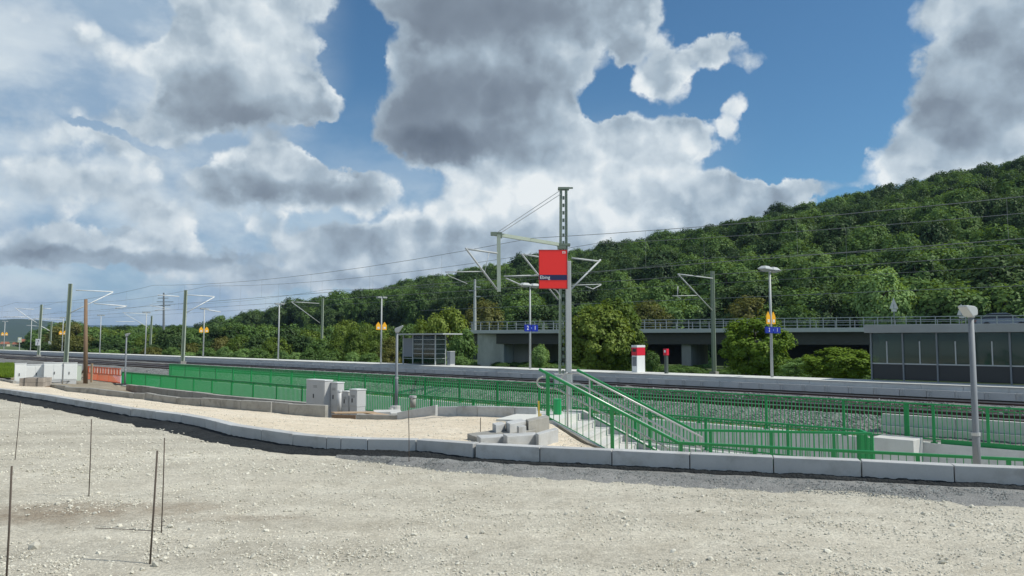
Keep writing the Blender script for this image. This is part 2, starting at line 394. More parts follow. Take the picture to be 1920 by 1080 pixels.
def leafmat(name, c1, c2, c3, trans=.28):
    m = bpy.data.materials.new(name); m.use_nodes = True; nt = m.node_tree; nt.nodes.clear(); g = G(nt)
    oi = g.n('ShaderNodeObjectInfo'); geo = g.n('ShaderNodeNewGeometry')
    f = g.m('ADD', g.m('MULTIPLY', g.noise(geo.outputs['Position'], .35, 3, .6), .9), g.m('MULTIPLY', oi.outputs['Random'], .55))
    f = g.m('MULTIPLY_ADD', geo.outputs['Random Per Island'], .22, g.m('SUBTRACT', f, .36))
    c = g.ramp(f, [(0.1, c1), (0.5, c2), (.95, c3)])
    df = g.n('ShaderNodeBsdfDiffuse'); g.lk(c, df.inputs[0])
    tl = g.n('ShaderNodeBsdfTranslucent'); g.lk(g.vm('MULTIPLY', c, (1.5, 1.35, .55)), tl.inputs[0])
    mx = g.n('ShaderNodeMixShader'); mx.inputs[0].default_value = trans; g.lk(df.outputs[0], mx.inputs[1]); g.lk(tl.outputs[0], mx.inputs[2])
    gl = g.n('ShaderNodeBsdfGlossy'); gl.inputs['Roughness'].default_value = .55; gl.inputs[0].default_value = (.5, .5, .5, 1)
    m2 = g.n('ShaderNodeMixShader'); m2.inputs[0].default_value = .025; g.lk(mx.outputs[0], m2.inputs[1]); g.lk(gl.outputs[0], m2.inputs[2])
    o = g.n('ShaderNodeOutputMaterial'); g.lk(m2.outputs[0], o.inputs[0]); return m
M['leaf'] = leafmat('broadleaf foliage', (.068, .128, .034), (.120, .208, .056), (.185, .280, .085))
M['leaf_dk'] = leafmat('dark foliage', (.034, .066, .024), (.058, .104, .034), (.10, .16, .052), .22)
M['leaf_yl'] = leafmat('yellow green foliage', (.085, .140, .022), (.160, .228, .040), (.255, .325, .070))
M['leaf_yb'] = leafmat('bright bush foliage', (.105, .180, .022), (.190, .290, .038), (.285, .385, .068))
M['leaf_gl'] = leafmat('pale fresh foliage', (.13, .22, .07), (.21, .34, .11), (.30, .44, .16))
M['leaf_ol'] = leafmat('olive brown foliage', (.11, .125, .03), (.17, .175, .05), (.23, .21, .075))
M['grassm'] = leafmat('grass blades', (.11, .18, .02), (.17, .26, .03), (.24, .33, .05))
M['abut'] = mat('pale bridge abutment', (.52, .52, .48), .9, var=.14, vscale=.5, dirt=(.28, .28, .25), dscale=.35, damt=.7, stretch=(1, 1, .35))
M['bridge_in'] = mat('shaded bridge concrete', (.075, .075, .07), .9, var=.16, vscale=.5)  # shade below the deck is put into this dark colour
M['verge'] = mat('short grass', (.15, .22, .03), .9, var=.25, vscale=2)

def gravelmat(name, cA, cB, cC, cell=28.0, patch=None, bump=1.0):
    m = bpy.data.materials.new(name); m.use_nodes = True; nt = m.node_tree; g = G(nt); bs = nt.nodes['Principled BSDF']
    bs.inputs['Roughness'].default_value = .95; bs.inputs['Specular IOR Level'].default_value = .2
    P = g.n('ShaderNodeNewGeometry').outputs['Position']
    Pw = g.vm('ADD', P, g.vm('SCALE', g.noise(P, 40, 2, .5, out=1), sc_=.02))
    v = g.n('ShaderNodeTexVoronoi'); g.lk(Pw, v.inputs['Vector']); v.inputs['Scale'].default_value = cell
    v2 = g.n('ShaderNodeTexVoronoi'); g.lk(Pw, v2.inputs['Vector']); v2.inputs['Scale'].default_value = cell * 2.7
    big = g.noise(P, .35, 6, .65); mid = g.noise(P, 2.2, 6, .7)
    base = g.ramp(g.m('MULTIPLY_ADD', mid, .55, g.m('MULTIPLY', big, .5)), [(.36, cA), (.52, cB), (.68, cC)])
    sp = g.n('ShaderNodeSeparateColor'); g.lk(v.outputs['Color'], sp.inputs[0])
    sp2 = g.n('ShaderNodeSeparateColor'); g.lk(v2.outputs['Color'], sp2.inputs[0])
    f = g.m('MULTIPLY_ADD', g.m('SUBTRACT', sp.outputs[0], .5), .32, 1.0); f = g.m('MULTIPLY_ADD', g.m('SUBTRACT', sp2.outputs[0], .5), .28, f)
    if patch:   # faint wheel tracks across the yard
        tr = g.noise(g.vm('MULTIPLY', P, (.10, 1.5, 1)), 1.0, 4, .55); f = g.m('MULTIPLY_ADD', g.m('SUBTRACT', tr, .5), .62, f)
    c = g.vm('SCALE', base, sc_=f)
    if patch: c = patch(g, P, c, f)
    g.lk(c, bs.inputs['Base Color'])
    h = g.m('ADD', g.m('MULTIPLY', v.outputs['Distance'], -.9), g.m('MULTIPLY', v2.outputs['Distance'], -.4))
    h = g.m('MULTIPLY_ADD', g.noise(P, 7, 5, .6), 1.3, h)
    bp = g.n('ShaderNodeBump'); bp.inputs['Strength'].default_value = bump; bp.inputs['Distance'].default_value = .018
    g.lk(h, bp.inputs['Height']); g.lk(bp.outputs[0], bs.inputs['Normal']); return m
def near_patch(g, P, c, f):
    """damp brown sand beside the iron rods, finer grey fines in front of the kerb"""
    def blob(x, y, rx, ry):
        p = at_z(x, y, 0); mp = g.n('ShaderNodeMapping', vector_type='TEXTURE')
        g.lk(g.vm('ADD', P, g.vm('SCALE', g.noise(P, 1.6, 4, .6, out=1), sc_=.9)), mp.inputs[0])
        mp.inputs[1].default_value = (p.x + .45, p.y + .45, .45); mp.inputs[3].default_value = (rx, ry, 5)
        return g.mr(g.vm('LENGTH', mp.outputs[0]), 1.15, .35)
    a = g.m('MAXIMUM', blob(60, 965, 1.3, .55), g.m('MAXIMUM', g.m('MULTIPLY', blob(230, 955, 1.4, .32), .8), g.m('MULTIPLY', blob(430, 975, 1.0, .22), .55)))
    a = g.m('MULTIPLY', a, g.mr(g.noise(P, 3.5, 5, .65), .3, .6, .45, 1))
    c = g.mix(g.m('MULTIPLY', a, .85), c, g.vm('SCALE', (.25, .20, .145), sc_=f))
    return c
M['gravel'] = gravelmat('crushed limestone', (.385, .350, .278), (.480, .445, .365), (.560, .528, .440), 38, near_patch, .55)
M['sand'] = gravelmat('pale sandy gravel', (.54, .455, .34), (.645, .56, .435), (.72, .64, .52), 26, None, .5)
M['greyfines'] = gravelmat('grey crushed stone', (.20, .20, .192), (.265, .262, .25), (.34, .335, .32), 60, None, .8)
M['mortar_shade'] = gravelmat('damp dark haunching and kerb shadow', (.016, .018, .020), (.024, .027, .029), (.040, .044, .046), 26, None, 1.0)
M['ballast'] = gravelmat('track ballast', (.13, .13, .125), (.19, .19, .18), (.26, .26, .245), 14, None, 1.0)
M['earth'] = gravelmat('bare earth', (.20, .17, .12), (.27, .23, .17), (.34, .30, .23), 10, None, .5)
M['stone'] = mat('limestone chip', (.60, .57, .48), .9, var=.12, vscale=30, objvar=.18, bump=.3, bscale=120)
M['bstone'] = mat('ballast stone', (.25, .26, .25), .85, var=.12, vscale=20, objvar=.45, bump=.3, bscale=80)
M['meadow'] = mat('meadow', (.06, .10, .022), .95, var=.3, vscale=.4, bump=.5, bscale=8, dirt=(.15, .14, .06), dscale=.08, damt=.6)
M['forestfloor'] = mat('forest floor', (.02, .032, .012), .95, var=.4, vscale=.06, bump=1, bscale=.3)
M['farhill'] = mat('far wooded hill', (.028, .05, .022), .95, var=.45, vscale=.012, bump=1, bscale=.02)

# ------------------------------------------------------------------ instancer (for stuff)
def scatter(name, pts, rots, scls, idx, protos, label=None, cat=None, kind='stuff'):
    me = bpy.data.meshes.new(name); pts = np.asarray(pts, dtype=np.float32); n = len(pts)
    me.vertices.add(n); me.vertices.foreach_set('co', pts.ravel())
    def at(nm, typ, arr, key):
        a = me.attributes.new(nm, typ, 'POINT'); a.data.foreach_set(key, np.asarray(arr).ravel())
    at('i_rot', 'FLOAT_VECTOR', np.asarray(rots, dtype=np.float32), 'vector')
    at('i_scl', 'FLOAT_VECTOR', np.asarray(scls, dtype=np.float32), 'vector')
    at('i_idx', 'INT', np.asarray(idx, dtype=np.int32), 'value')
    o = bpy.data.objects.new(name, me); COL.objects.link(o)
    nt = bpy.data.node_groups.new(name, 'GeometryNodeTree')
    nt.interface.new_socket('Geometry', in_out='INPUT', socket_type='NodeSocketGeometry')
    nt.interface.new_socket('Geometry', in_out='OUTPUT', socket_type='NodeSocketGeometry')
    N = nt.nodes.new; L = nt.links.new
    gi = N('NodeGroupInput'); go = N('NodeGroupOutput'); ip = N('GeometryNodeInstanceOnPoints'); gti = N('GeometryNodeGeometryToInstance')
    for p in protos:
        oi = N('GeometryNodeObjectInfo'); oi.transform_space = 'ORIGINAL'; oi.inputs['Object'].default_value = p; oi.inputs['As Instance'].default_value = False
        L(oi.outputs['Geometry'], gti.inputs[0])
    def na(nm, typ):
        a = N('GeometryNodeInputNamedAttribute'); a.data_type = typ; a.inputs['Name'].default_value = nm; return a.outputs['Attribute']
    er = N('FunctionNodeEulerToRotation'); L(na('i_rot', 'FLOAT_VECTOR'), er.inputs[0])
    L(gi.outputs[0], ip.inputs['Points']); L(gti.outputs[0], ip.inputs['Instance']); ip.inputs['Pick Instance'].default_value = True
    L(na('i_idx', 'INT'), ip.inputs['Instance Index']); L(er.outputs[0], ip.inputs['Rotation']); L(na('i_scl', 'FLOAT_VECTOR'), ip.inputs['Scale'])
    L(ip.outputs[0], go.inputs[0])
    md = o.modifiers.new('scatter', 'NODES'); md.node_group = nt
    o['kind'] = kind
    if label: o['label'] = label
    if cat: o['category'] = cat
    return o
from mathutils import noise as mn
def nz(x, y, s, z=0.0): return mn.noise(Vector((x * s, y * s, z)))
def fb(x, y, s, o=4, z=0.0):
    a = 0; k = 1.0
    for i in range(o): a += nz(x, y, s * 2 ** i, z + i * 3.1) * k; k *= .5
    return a
def interp(tab, x):
    if x <= tab[0][0]: return tab[0][1]
    for (a, b), (c, d) in zip(tab, tab[1:]):
        if x <= c: return b + (d - b) * (x - a) / (c - a)
    return tab[-1][1]
# ------------------------------------------------------------------ kerb line (front top edge)
KP = [(-700,685),(-420,699),(-240,709),(-110,719),(0,729),(30,733),(68,738.5),(105,744),(140,749.5),(175,755),(210,760.5),(245,766),(292,771.5),(340,777),(385,785),(433,797),(490,805.5),(549,814),(612,819.5),(639,821),(689,823),(780,824.5),(889,832),(1012,838),(1147,844),(1293,851),(1450,857.5),(1615,864),(1789,873),(1965,880),(2150,888),(2350,896),(2600,907)]
KW = [at_z(x, y, .22) for x, y in KP]
def kerb_at(x, back=0.0):
    """point of the kerb line in the direction of column x"""
    a = (x - 960) / FPX
    for p, q in zip(KW, KW[1:]):
        pa, qa = p.x / p.y, q.x / q.y
        if pa <= a <= qa:
            t = (a - pa) / (qa - pa); r = p.lerp(q, t); d = (q - p).normalized(); n = Vector((-d.y, d.x, 0)); return r + n * back, n
    p, q = (KW[-2], KW[-1]) if a > 0 else (KW[0], KW[1]); d = (q - p).normalized()
    return (KW[-1] if a > 0 else KW[0]), Vector((-d.y, d.x, 0))
# near ground: crushed limestone up to the kerb
def grid_obj(name, P, m, kind='structure', smooth=True):
    """P: array rows x cols x 3"""
    P = np.asarray(P); r, c, _ = P.shape
    i = np.arange(r * c).reshape(r, c)
    f = np.stack([i[:-1, :-1], i[:-1, 1:], i[1:, 1:], i[1:, :-1]], -1).reshape(-1, 4)
    me = bpy.data.meshes.new(name); me.from_pydata(P.reshape(-1, 3).tolist(), [], f.tolist()); me.materials.append(m)
    if smooth: me.polygons.foreach_set('use_smooth', [True] * len(f))
    me.update(); o = bpy.data.objects.new(name, me); COL.objects.link(o)
    if kind: o['kind'] = kind
    return o
def near_z(x, y):
    return .012 * fb(x, y, .9, 3) + .008 * fb(x, y, 4.5, 2, 5)
rows = []
ts = [0, .01, .02, .035, .05, .07, .09, .11, .135, .16, .19, .22, .26, .3, .34, .39, .44, .5, .56, .63, .7, .8, 1.0, 1.6, 3.0]
colx = [-700, -500, -350, -250] + list(np.arange(-160, 2110, 18)) + [2250, 2400, 2550]
for t in reversed(ts):
    row = []
    for x in colx:
        k, n = kerb_at(x, .1)
        tgt = Vector((k.x * .30, k.y * .30, 0))
        p = Vector((k.x, k.y, 0)).lerp(tgt, t) if t <= 1 else Vector((k.x * (.30 if abs(k.x) < 2 else .30 + .25 * (t - 1)), k.y * .30 - (t - 1) * 5, 0))
        row.append((p.x, p.y, near_z(p.x, p.y) - (.03 if t == 0 else 0)))
    rows.append(row)
grid_obj('gravel_yard', rows, M['gravel'])
# dark wet concrete haunching against the kerb (on the right its shadow painted as a dark strip), grey fines in front of it
def haunch_shade_w(x): return interp([(-400, .4), (60, .34), (250, .40), (360, .55), (433, .52), (500, .40), (549, .34), (689, .30), (780, .28), (850, .16), (1000, .10), (1200, .09), (2300, .10)], x)
hrows = [[] for _ in range(7)]; frows = [[] for _ in range(8)]
for x in list(np.arange(-420, 2300, 5)):
    k, n = kerb_at(x)
    g = Vector((k.x, k.y, 0))
    top = interp([(-400, .08), (0, .10), (245, .07), (400, .05), (600, .05), (760, .06), (830, .06), (900, .02), (1100, .03), (2300, .04)], x) + .012 * nz(g.x * 1, g.y, 3) + .012 * nz(g.x, g.y, 21)
    wd = haunch_shade_w(x) * (1 + .30 * nz(g.x, g.y, 1.6) + .15 * nz(g.x, g.y, 5))
    for i in range(7):
        t = i / 6
        p = g - n * (wd * t) + n * .012
        z = .014 + max(top, .01) * (1 - t) ** 1.3 + .010 * nz(p.x, p.y, 14) * (1 if i < 6 else 0)
        hrows[6 - i].append((p.x, p.y, z if i < 6 else near_z(p.x, p.y) - .01))
    if x > 650:
        w0 = wd * .95; w1 = wd + interp([(560, .0), (660, .08), (760, .4), (900, .8), (1100, 1.0), (1500, .9), (2300, .85)], x) * (1 + .35 * nz(g.x, g.y, 1.1) + .15 * nz(g.x, g.y, 6))
        for i in range(8):
            t = i / 7; p = g - n * (w0 + (w1 - w0) * t)
            hump = interp([(560, .01), (700, .05), (800, .05), (880, .065), (960, .04), (1100, .02), (2300, .016)], x)
            z = near_z(p.x, p.y) + hump * math.sin(math.pi * min(1, t * 1.15 + .02)) * (1 + .5 * nz(p.x, p.y, 5)) + .012 * fb(p.x, p.y, 12, 2)
            if i == 7: z = near_z(p.x, p.y) - .015
            frows[7 - i].append((p.x, p.y, max(z, near_z(p.x, p.y) - .015) if i == 7 else max(z, near_z(p.x, p.y) + .004)))
o = grid_obj('haunching_kerb_shadow', hrows, M['mortar_shade']); 
o = grid_obj('grey_fines', frows, M['greyfines'], kind='stuff')
# kerb stones
kerb = struct('kerb')
for i, (a, b) in enumerate(zip(KW, KW[1:])):
    xa = KP[i][0]
    d = (b - a).normalized(); n = Vector((-d.y, d.x, 0)); L = (b - a).length
    if L > 2.2 and -150 < xa < 2400: nseg = round(L / 1.0)
    else: nseg = max(1, round(L / 3.0)) if not -150 < xa < 2400 else 1
    for k in range(nseg):
        p = a.lerp(b, k / nseg); q = a.lerp(b, (k + 1) / nseg)
        ga = .006 if KP[i + 0][0] not in (889,) else .022
        ga = .02 if KP[i][0] in (105, 245) and k == 0 else ga
        gb = .006 if KP[i + 1][0] != 889 else .02
        p = p + d * ga; q = q - d * gb
        j = rnd.uniform(-.004, .004)
        mb = MB(); c = (p + q) / 2 + n * .09; mb.box((c.x, c.y, .045 + j), ((q - p).length, .18, .35), ax=d)
        mb.build('kerb_stone', M['kerb'], kerb, bevel=.007)
# inner edge of the sandy strip: x, y, z
IL = [(-700,672,-.6),(-300,690,-.5),(-100,702,-.5),(0,712,-.5),(30,720,-.45),(85,722,-.42),(120,733,-.4),(165,738,-.42),(200,742,-.45),(270,749,-.46),(330,757,-.48),(376,762,-.48),(451,769,-.5),(508,773,-.52),(541,777,-.54),(610,783,-.55),(668,786,-.55),(745,787,-.5),(816,779,-.35),(895,781,-.22),(965,784,-.2),(1005,785,-.2),(1030,792,-.15),(1060,812,-.05),(1090,831,.06),(1118,841,.14)]
IW = [at_z(x, y, z) for x, y, z in IL]
def inner_at(x):
    for (a, p), (b, q) in zip(zip(IL, IW), zip(IL[1:], IW[1:])):
        if a[0] <= x <= b[0]: return p.lerp(q, (x - a[0]) / (b[0] - a[0]))
rows = [[] for _ in range(22)]
for x in [-690, -500, -350] + list(np.arange(-280, 1118, 9)):
    k, n = kerb_at(x, .17); f = inner_at(x); a = Vector((k.x, k.y, .15))
    for i in range(22):
        t = (i / 21) ** 1.1; p = a.lerp(f + (f - a).normalized() * .05, t)
        z = p.z + .03 * fb(p.x, p.y, .8, 4) * math.sin(math.pi * t) + .012 * nz(p.x, p.y, 6)
        if i == 0: z = .16
        rows[i].append((p.x, p.y, z))
grid_obj('sandy_strip', rows, M['sand'])
sk = [inner_at(x) for x in (900, 960, 1005, 1030, 1045, 1060, 1075, 1090, 1105, 1117)]
grid_obj('sand_slope', [[tuple(p + Vector((.1 + t * .5, .05 + t * (.6 if i > 2 else .9), .0 - 1.5 * t ** 1.1))) for i, p in enumerate(sk)] for t in (0, .25, .5, .75, 1)], M['sand'])
# right of the stairs the bank falls away behind the kerb
rows = [[] for _ in range(8)]
for x in list(np.arange(1040, 2600, 40)):
    k, n = kerb_at(x, .17)
    for i in range(8):
        t = i / 7; p = Vector((k.x, k.y, .12)) + n * (t * 3.6); rows[i].append((p.x, p.y, .10 - 1.35 * t ** .8))
grid_obj('bank', rows, M['sand'])
# bare earth from the sandy strip to the fence / embankment
CP2 = 20.0
rows = [[] for _ in range(12)]
for x in [-240, -200] + list(np.arange(-150, 1010, 20)):
    f = inner_at(x); Pt = 24.2 if x < 222 else 19.75; zt = -1.33 if x < 222 else -1.62
    e = at_P(x, 637, Pt); e.z = zt
    f = f - (e - f).normalized() * .1; f.z -= .03
    for i in range(12):
        t = i / 11; p = f.lerp(e, t); dz = 0 if x < 222 else (e.z - f.z) * (t ** .35 - t) * min(1, (x - 222) / 40); rows[i].append((p.x, p.y, p.z + dz - (.03 if i else 0) + .05 * fb(p.x, p.y, .5, 3) * math.sin(math.pi * t)))
grid_obj('bare_earth', rows, M['earth'])
# ------------------------------------------------------------------ track bed, profile swept along the railway
def sweep(name, prof, us, m, jitter=0.0, js=1.5, kind='structure'):
    rows = []
    for (P, z) in prof:
        rows.append([tuple(W(u, P, z + (jitter * (fb(u, P, js, 3) if jitter else 0)))) for u in us])
    return grid_obj(name, rows, m, kind)
u_l, u_r = -230.0, 32.0
us = list(np.arange(u_l, -60, 1.2)) + list(np.arange(-60, u_r, .22))
sweep('ballast_bed', [(23.78,-1.36),(24.05,-1.33),(24.5,-1.18),(25.0,-1.02),(25.6,-.86),(25.8,-.84),(25.95,-.9)], us, M['ballast'], .05, 3)
sweep('track_bed', [(25.95,-.9),(26.7,-.905),(28.2,-.9),(28.6,-.80),(28.95,-.67)], us, mat('dark brown ballast', (.045, .034, .03), .9, var=.25, vscale=9, bump=1, bscale=40), .02, 3)  # dark brown runs on up the mound's near slope to its crest
sweep('ballast_bed', [(28.95,-.67),(29.15,-.60),(29.4,-.605),(29.9,-.72),(30.4,-.86),(30.85,-.9)], us, M['ballast'], .07, 2.2)
sweep('track_bed', [(30.85,-.9),(31.8,-.905),(33.42,-.9)], us, bpy.data.materials['dark brown ballast'], .02, 3)
# retaining wall of the ramp under the track fence; trench floor; wall under the front fence
ground_far = MB()
ground_far.add([W(-9000, 36.0, -2.1), W(9000, 36.0, -2.1), W(9000, 9000, -2.1), W(-9000, 9000, -2.1)], [(0, 1, 2, 3)])
ground_far.add([W(-9000, 23.9, -1.45), W(9000, 23.9, -1.45), W(9000, 36.0, -1.45), W(-9000, 36.0, -1.45)], [(0, 1, 2, 3)])
o = ground_far.build('ground', M['meadow']); o['kind'] = 'structure'
low = MB(); low.add([W(-3000, -3000, -3.05), W(3000, -3000, -3.05), W(3000, 23.9, -3.05), W(-3000, 23.9, -3.05)], [(0, 1, 2, 3)])
o = low.build('ramp_pavement', M['plat_top']); o['kind'] = 'structure'
# rough land to the far left, between embankment and yard
sweep('verge', [(24.2,-1.36),(20,-1.3),(12,-1.1),(2,-.9)], list(np.arange(-230, -64, 6.0)), M['meadow'], .06, .3)
# ------------------------------------------------------------------ rails and sleepers
def track(P0, label, z_top=-.70, u0=-230, u1=32, su0=-90.):
    t = thing('railway_track', W(0, P0, -.9), label, 'railway track', 'tracks in front of the platform')
    for s in (-.75, .75):
        mb = MB(); a, b = W(u0, P0 + s, 0), W(u1, P0 + s, 0)
        for w, z0, z1, k in ((.13, -.888, -.865, 0), (.022, -.865, -.735, 0), (.068, -.735, z_top, 1)):
            mb.mat(k).bar(a + Vector((0, 0, (z0 + z1) / 2)), b + Vector((0, 0, (z0 + z1) / 2)), w, z1 - z0)
        mb.build('rail', [M['rail'], M['railtop']], t)
    mb = MB(); mb.box((0, 0, 0), (.26, 2.5, .16)); me = mesh_of(mb, 'sleeper', M['sleeper'])
    n = int((u1 - su0) / .62)
    for i in range(n):
        o = inst('sleeper', me, t, (W(u1 - .3 - i * .62, P0, -.965) - t.location), (0, 0, UZ))
    mb = MB()
    for u in np.arange(u0, su0, .62): mb.box(W(u, P0, -.965), (.26, 2.5, .16), ax=U)
    o = mb.build('sleepers', M['sleeper'], t); o['kind'] = 'stuff'
track(26.75, 'nearer railway track, just behind the long green fence')
track(31.8, 'farther railway track, right along the platform edge')
# ------------------------------------------------------------------ platform
PE = 33.42
pl = thing('railway_platform', W(0, 34.5, -.9), 'long low pale grey concrete platform beyond the tracks', 'platform')
mb = MB(); mb.bar(W(-230, 34.46, -.19), W(34, 34.46, -.19), 2.16, .02); mb.build('paving', M['plat_top'], pl)
me = mesh_of(MB().box((0, 0, 0), (1.49, .16, .19)), 'edge_beam', M['plat'])
mb = MB(); mb.box((0, -.08, 0), (.985, .38, .285))
for s in (-.42, -.34): mb.box((s, -.278, 0), (.035, .03, .27))
me2 = mesh_of(mb, 'face_block', M['plat'])
ul = Pu(470, PE)
for i in range(int((32 - ul) / 1.5)):
    inst('edge_beam', me, pl, W(31 - i * 1.5, PE + .09, -.296) - pl.location, (0, 0, UZ))
for i in range(int((32 - ul) / 1.0)):
    inst('face_block', me2, pl, W(31 - i * 1.0, PE + .06, -.5375) - pl.location, (0, 0, UZ))
mb = MB(); uu = 31 - int((32 - ul) / 1.5) * 1.5 + .75
mb.bar(W(-230, PE + .09, -.296), W(uu, PE + .09, -.296), .16, .19); mb.bar(W(-230, PE - .02, -.5375), W(uu, PE - .02, -.5375), .38, .285)
mb.build('edge_wall', M['plat'], pl)
mb = MB(); mb.bar(W(-230, PE + .45, -.85), W(34, PE + .45, -.85), .3, .5); mb.build('footing', M['conc_dk'], pl)
mb = MB(); mb.bar(W(-230, 35.5, -1.15), W(34, 35.5, -1.15), .16, 1.9); mb.build('rear_wall', M['plat'], pl)
# ------------------------------------------------------------------ green fences
def bars_unit(h, w=.016, dpt=.040):
    return mesh_of(MB().box((0, 0, h / 2), (.012, dpt, h)), 'bar', M['green'])
def fence(label, P, ua, ub, ztop, zbot, anchor, extra=(), double=False, pitch=.122, cap=.07, plate=None):
    t = thing('fence', W(ua, P, zbot), label, 'fence')
    mb = MB(); mb.bar(W(ua, P, ztop - .02), W(ub, P, ztop - .02), cap, .045); mb.build('top_rail', M['green'], t, bevel=.006)
    if double:
        mb = MB(); mb.bar(W(ua, P, ztop - .12), W(ub, P, ztop - .12), .03, .02); mb.build('upper_rail', M['green'], t)
    mb = MB(); mb.bar(W(ua, P, zbot + .10), W(ub, P, zbot + .10), .035, .035); mb.build('bottom_rail', M['green'], t)
    me = mesh_of(MB().box((0, 0, (ztop - zbot - .04) / 2), (.07, .06, ztop - zbot - .04)).box((0, 0, .008), (.16, .14, .016)), 'post', M['green'])
    pu = [u for u in np.arange(anchor - 2.45 * 40, anchor + 2.45 * 12, 2.45) if ua - .01 <= u <= ub] + list(extra)
    for u in pu: inst('post', me, t, W(u, P, zbot) - t.location, (0, 0, UZ))
    h = (ztop - .045) - (zbot + .11)
    bm = bars_unit(h); n = int((ub - ua) / pitch)
    lst = [ub - .06 - i * pitch for i in range(n)]
    for u in lst[:285]: inst('bar', bm, t, W(u, P, zbot + .11) - t.location, (0, 0, UZ))
    if len(lst) > 285:
        mb = MB()
        for u in lst[285:]: mb.box(W(u, P, zbot + .11 + h / 2), (.012, .040, h), ax=U)
        o = mb.build('bars', M['green'], t); o['kind'] = 'stuff'
    if plate:
        mb = MB(); mb.bar(W(plate[0], P - .04, zbot + .02), W(plate[1], P - .04, zbot + .02), .012, .20); mb.build('kick_plate', M['green'], t)
    return t
P1, P2 = 23.6, 20.0
z1t, z1b, z2t, z2b = -.20, -1.29, -.67, -1.62
F1a, F1b = Pu(318, P1, z1t), Pu(2060, P1, z1t)
fence('tall green bar fence along the near track, topmost of the long green fences', P1, F1a, F1b, z1t, z1b, Pu(1581, P1, z1t), extra=[Pu(1697, P1, z1t), Pu(1700.5, P1, z1t), Pu(1851, P1, z1t), F1a + .04], double=True, plate=(Pu(1765, P1, z1b), F1b))
F2a, F2b = Pu(229, P2, z2t), Pu(1612, P2, z2t)
fence('lower green bar fence on the kerb side of the ramp, behind the grey cabinets', P2, F2a, F2b, z2t, z2b, Pu(1323, P2, z2t), extra=[F2a + .04, F2b - .04])
# return of the front fence towards the stairs
t = thing('fence', W(F2b, P2, z2b), 'short green fence return closing the corner where the ramp fence meets the stair railing', 'fence')
ra = W(F2b, P2, 0); rb = at_z(1635, 815, z2t); rb = Vector((rb.x, rb.y, 0)); dv = (rb - ra); 
mb = MB(); mb.bar(ra + Vector((0, 0, z2t - .02)), rb + Vector((0, 0, z2t - .02)), .07, .045); mb.build('top_rail', M['green'], t)
mb = MB(); mb.bar(ra + Vector((0, 0, z2b + .1)), rb + Vector((0, 0, z2b + .1)), .035, .035); mb.build('bottom_rail', M['green'], t)
for k in (0.02, .5, .98): MB().box(ra.lerp(rb, k) + Vector((0, 0, (z2t + z2b) / 2 - .02)), (.07, .06, z2t - z2b - .04), ax=U).build('post', M['green'], t)
for k in np.arange(.08, .98, .075): MB().box(ra.lerp(rb, k) + Vector((0, 0, (z2t + z2b) / 2)), (.016, .016, z2t - z2b - .2), ax=U).build('bar', M['green'], t)
# concrete: retaining wall under the track fence, coping under the front fence
t = thing('retaining_wall', W(F1a, P1, z1b), 'pale concrete retaining wall under the track fence', 'retaining wall')
ue = Pu(1713, 22.5, -1.29)
mb = MB(); mb.bar(W(F1a - 1, P1, -2.2), W(F1b + 2, P1, -2.2), .36, 1.81); mb.build('wall', M['conc'], t)
mb = MB(); us0 = Pu(1637, 22.6, -1.3)
c = W((us0 + ue) / 2, 22.96, -2.14); mb.box(c, (ue - us0, .92, 1.99), ax=U); mb.build('pier', M['conc'], t, bevel=.015)
t = thing('coping_wall', W(F2a, P2, z2b), 'low concrete coping wall under the front ramp fence', 'wall')
mb = MB(); mb.bar(W(F2a - .5, P2, -2.35), W(F2b + .1, P2, -2.35), .34, 1.45); mb.build('wall', M['conc'], t)
t = thing('block_wall', W(0, 24.6, -1.4), 'pale two-tier concrete block wall holding the ballast behind the gate of the track fence', 'wall')
a = Pu(1653, 24.6, -.66)
for i in range(8):
    u0 = a + i * 2.0
    MB().box(W(u0 + 1.0, 24.66, -.83), (1.985, .14, .34), ax=U).build('upper_block', M['conc'], t, bevel=.01)
    MB().box(W(u0 + 1.0, 24.58, -1.2), (1.985, .30, .39), ax=U).build('lower_block', M['conc'], t, bevel=.01)
# small white posts showing beyond the left end of the front fence
# ------------------------------------------------------------------ stairs
SD = Vector((.9336, -.3583, 0)); SN = Vector((.3583, .9336, 0)); S0 = Vector((.776, 15.75, 0))
def S(t, w, z): return S0 + SD * t + SN * w + Vector((0, 0, z))
ZL = -.10; TR = .32; RS = .155; T0 = .12; WD = 2.1
st = thing('stairs', S(0, 0, ZL), 'pale concrete flight of stairs going down beside the red station sign', 'stairs')
for i in range(8):
    t0 = T0 + i * TR; z = ZL - (i + 1) * RS
    mb = MB(); mb.add([S(t0 - .02, 0, z - .3), S(t0 + TR + .02, 0, z - .3), S(t0 + TR + .02, WD, z - .3), S(t0 - .02, WD, z - .3), S(t0 - .02, 0, z), S(t0 + TR + .02, 0, z), S(t0 + TR + .02, WD, z), S(t0 - .02, WD, z)],
           [(3, 2, 1, 0), (4, 5, 6, 7), (0, 1, 5, 4), (1, 2, 6, 5), (2, 3, 7, 6), (3, 0, 4, 7)])
    # nosing strip proud of the tread
    mb.box(S(t0 + TR + .0, WD / 2, z - .018), (.06, WD, .044), ax=SD)
    mb.build('step', M['conc'], st, bevel=.006)
TE = T0 + 8 * TR; ZB = ZL - 8 * RS
mb = MB(); mb.add([S(-1.2, 0, ZL - .3), S(T0, 0, ZL - .3), S(T0, WD, ZL - .3), S(-1.2, WD, ZL - .3), S(-1.2, 0, ZL), S(T0, 0, ZL), S(T0, WD, ZL), S(-1.2, WD, ZL)], [(3, 2, 1, 0), (4, 5, 6, 7), (0, 1, 5, 4), (1, 2, 6, 5), (2, 3, 7, 6), (3, 0, 4, 7)])
mb.build('landing', M['plat_top'], st)
def nose(t): return ZL if t < T0 else max(ZL - (t - T0) / TR * RS, ZB)
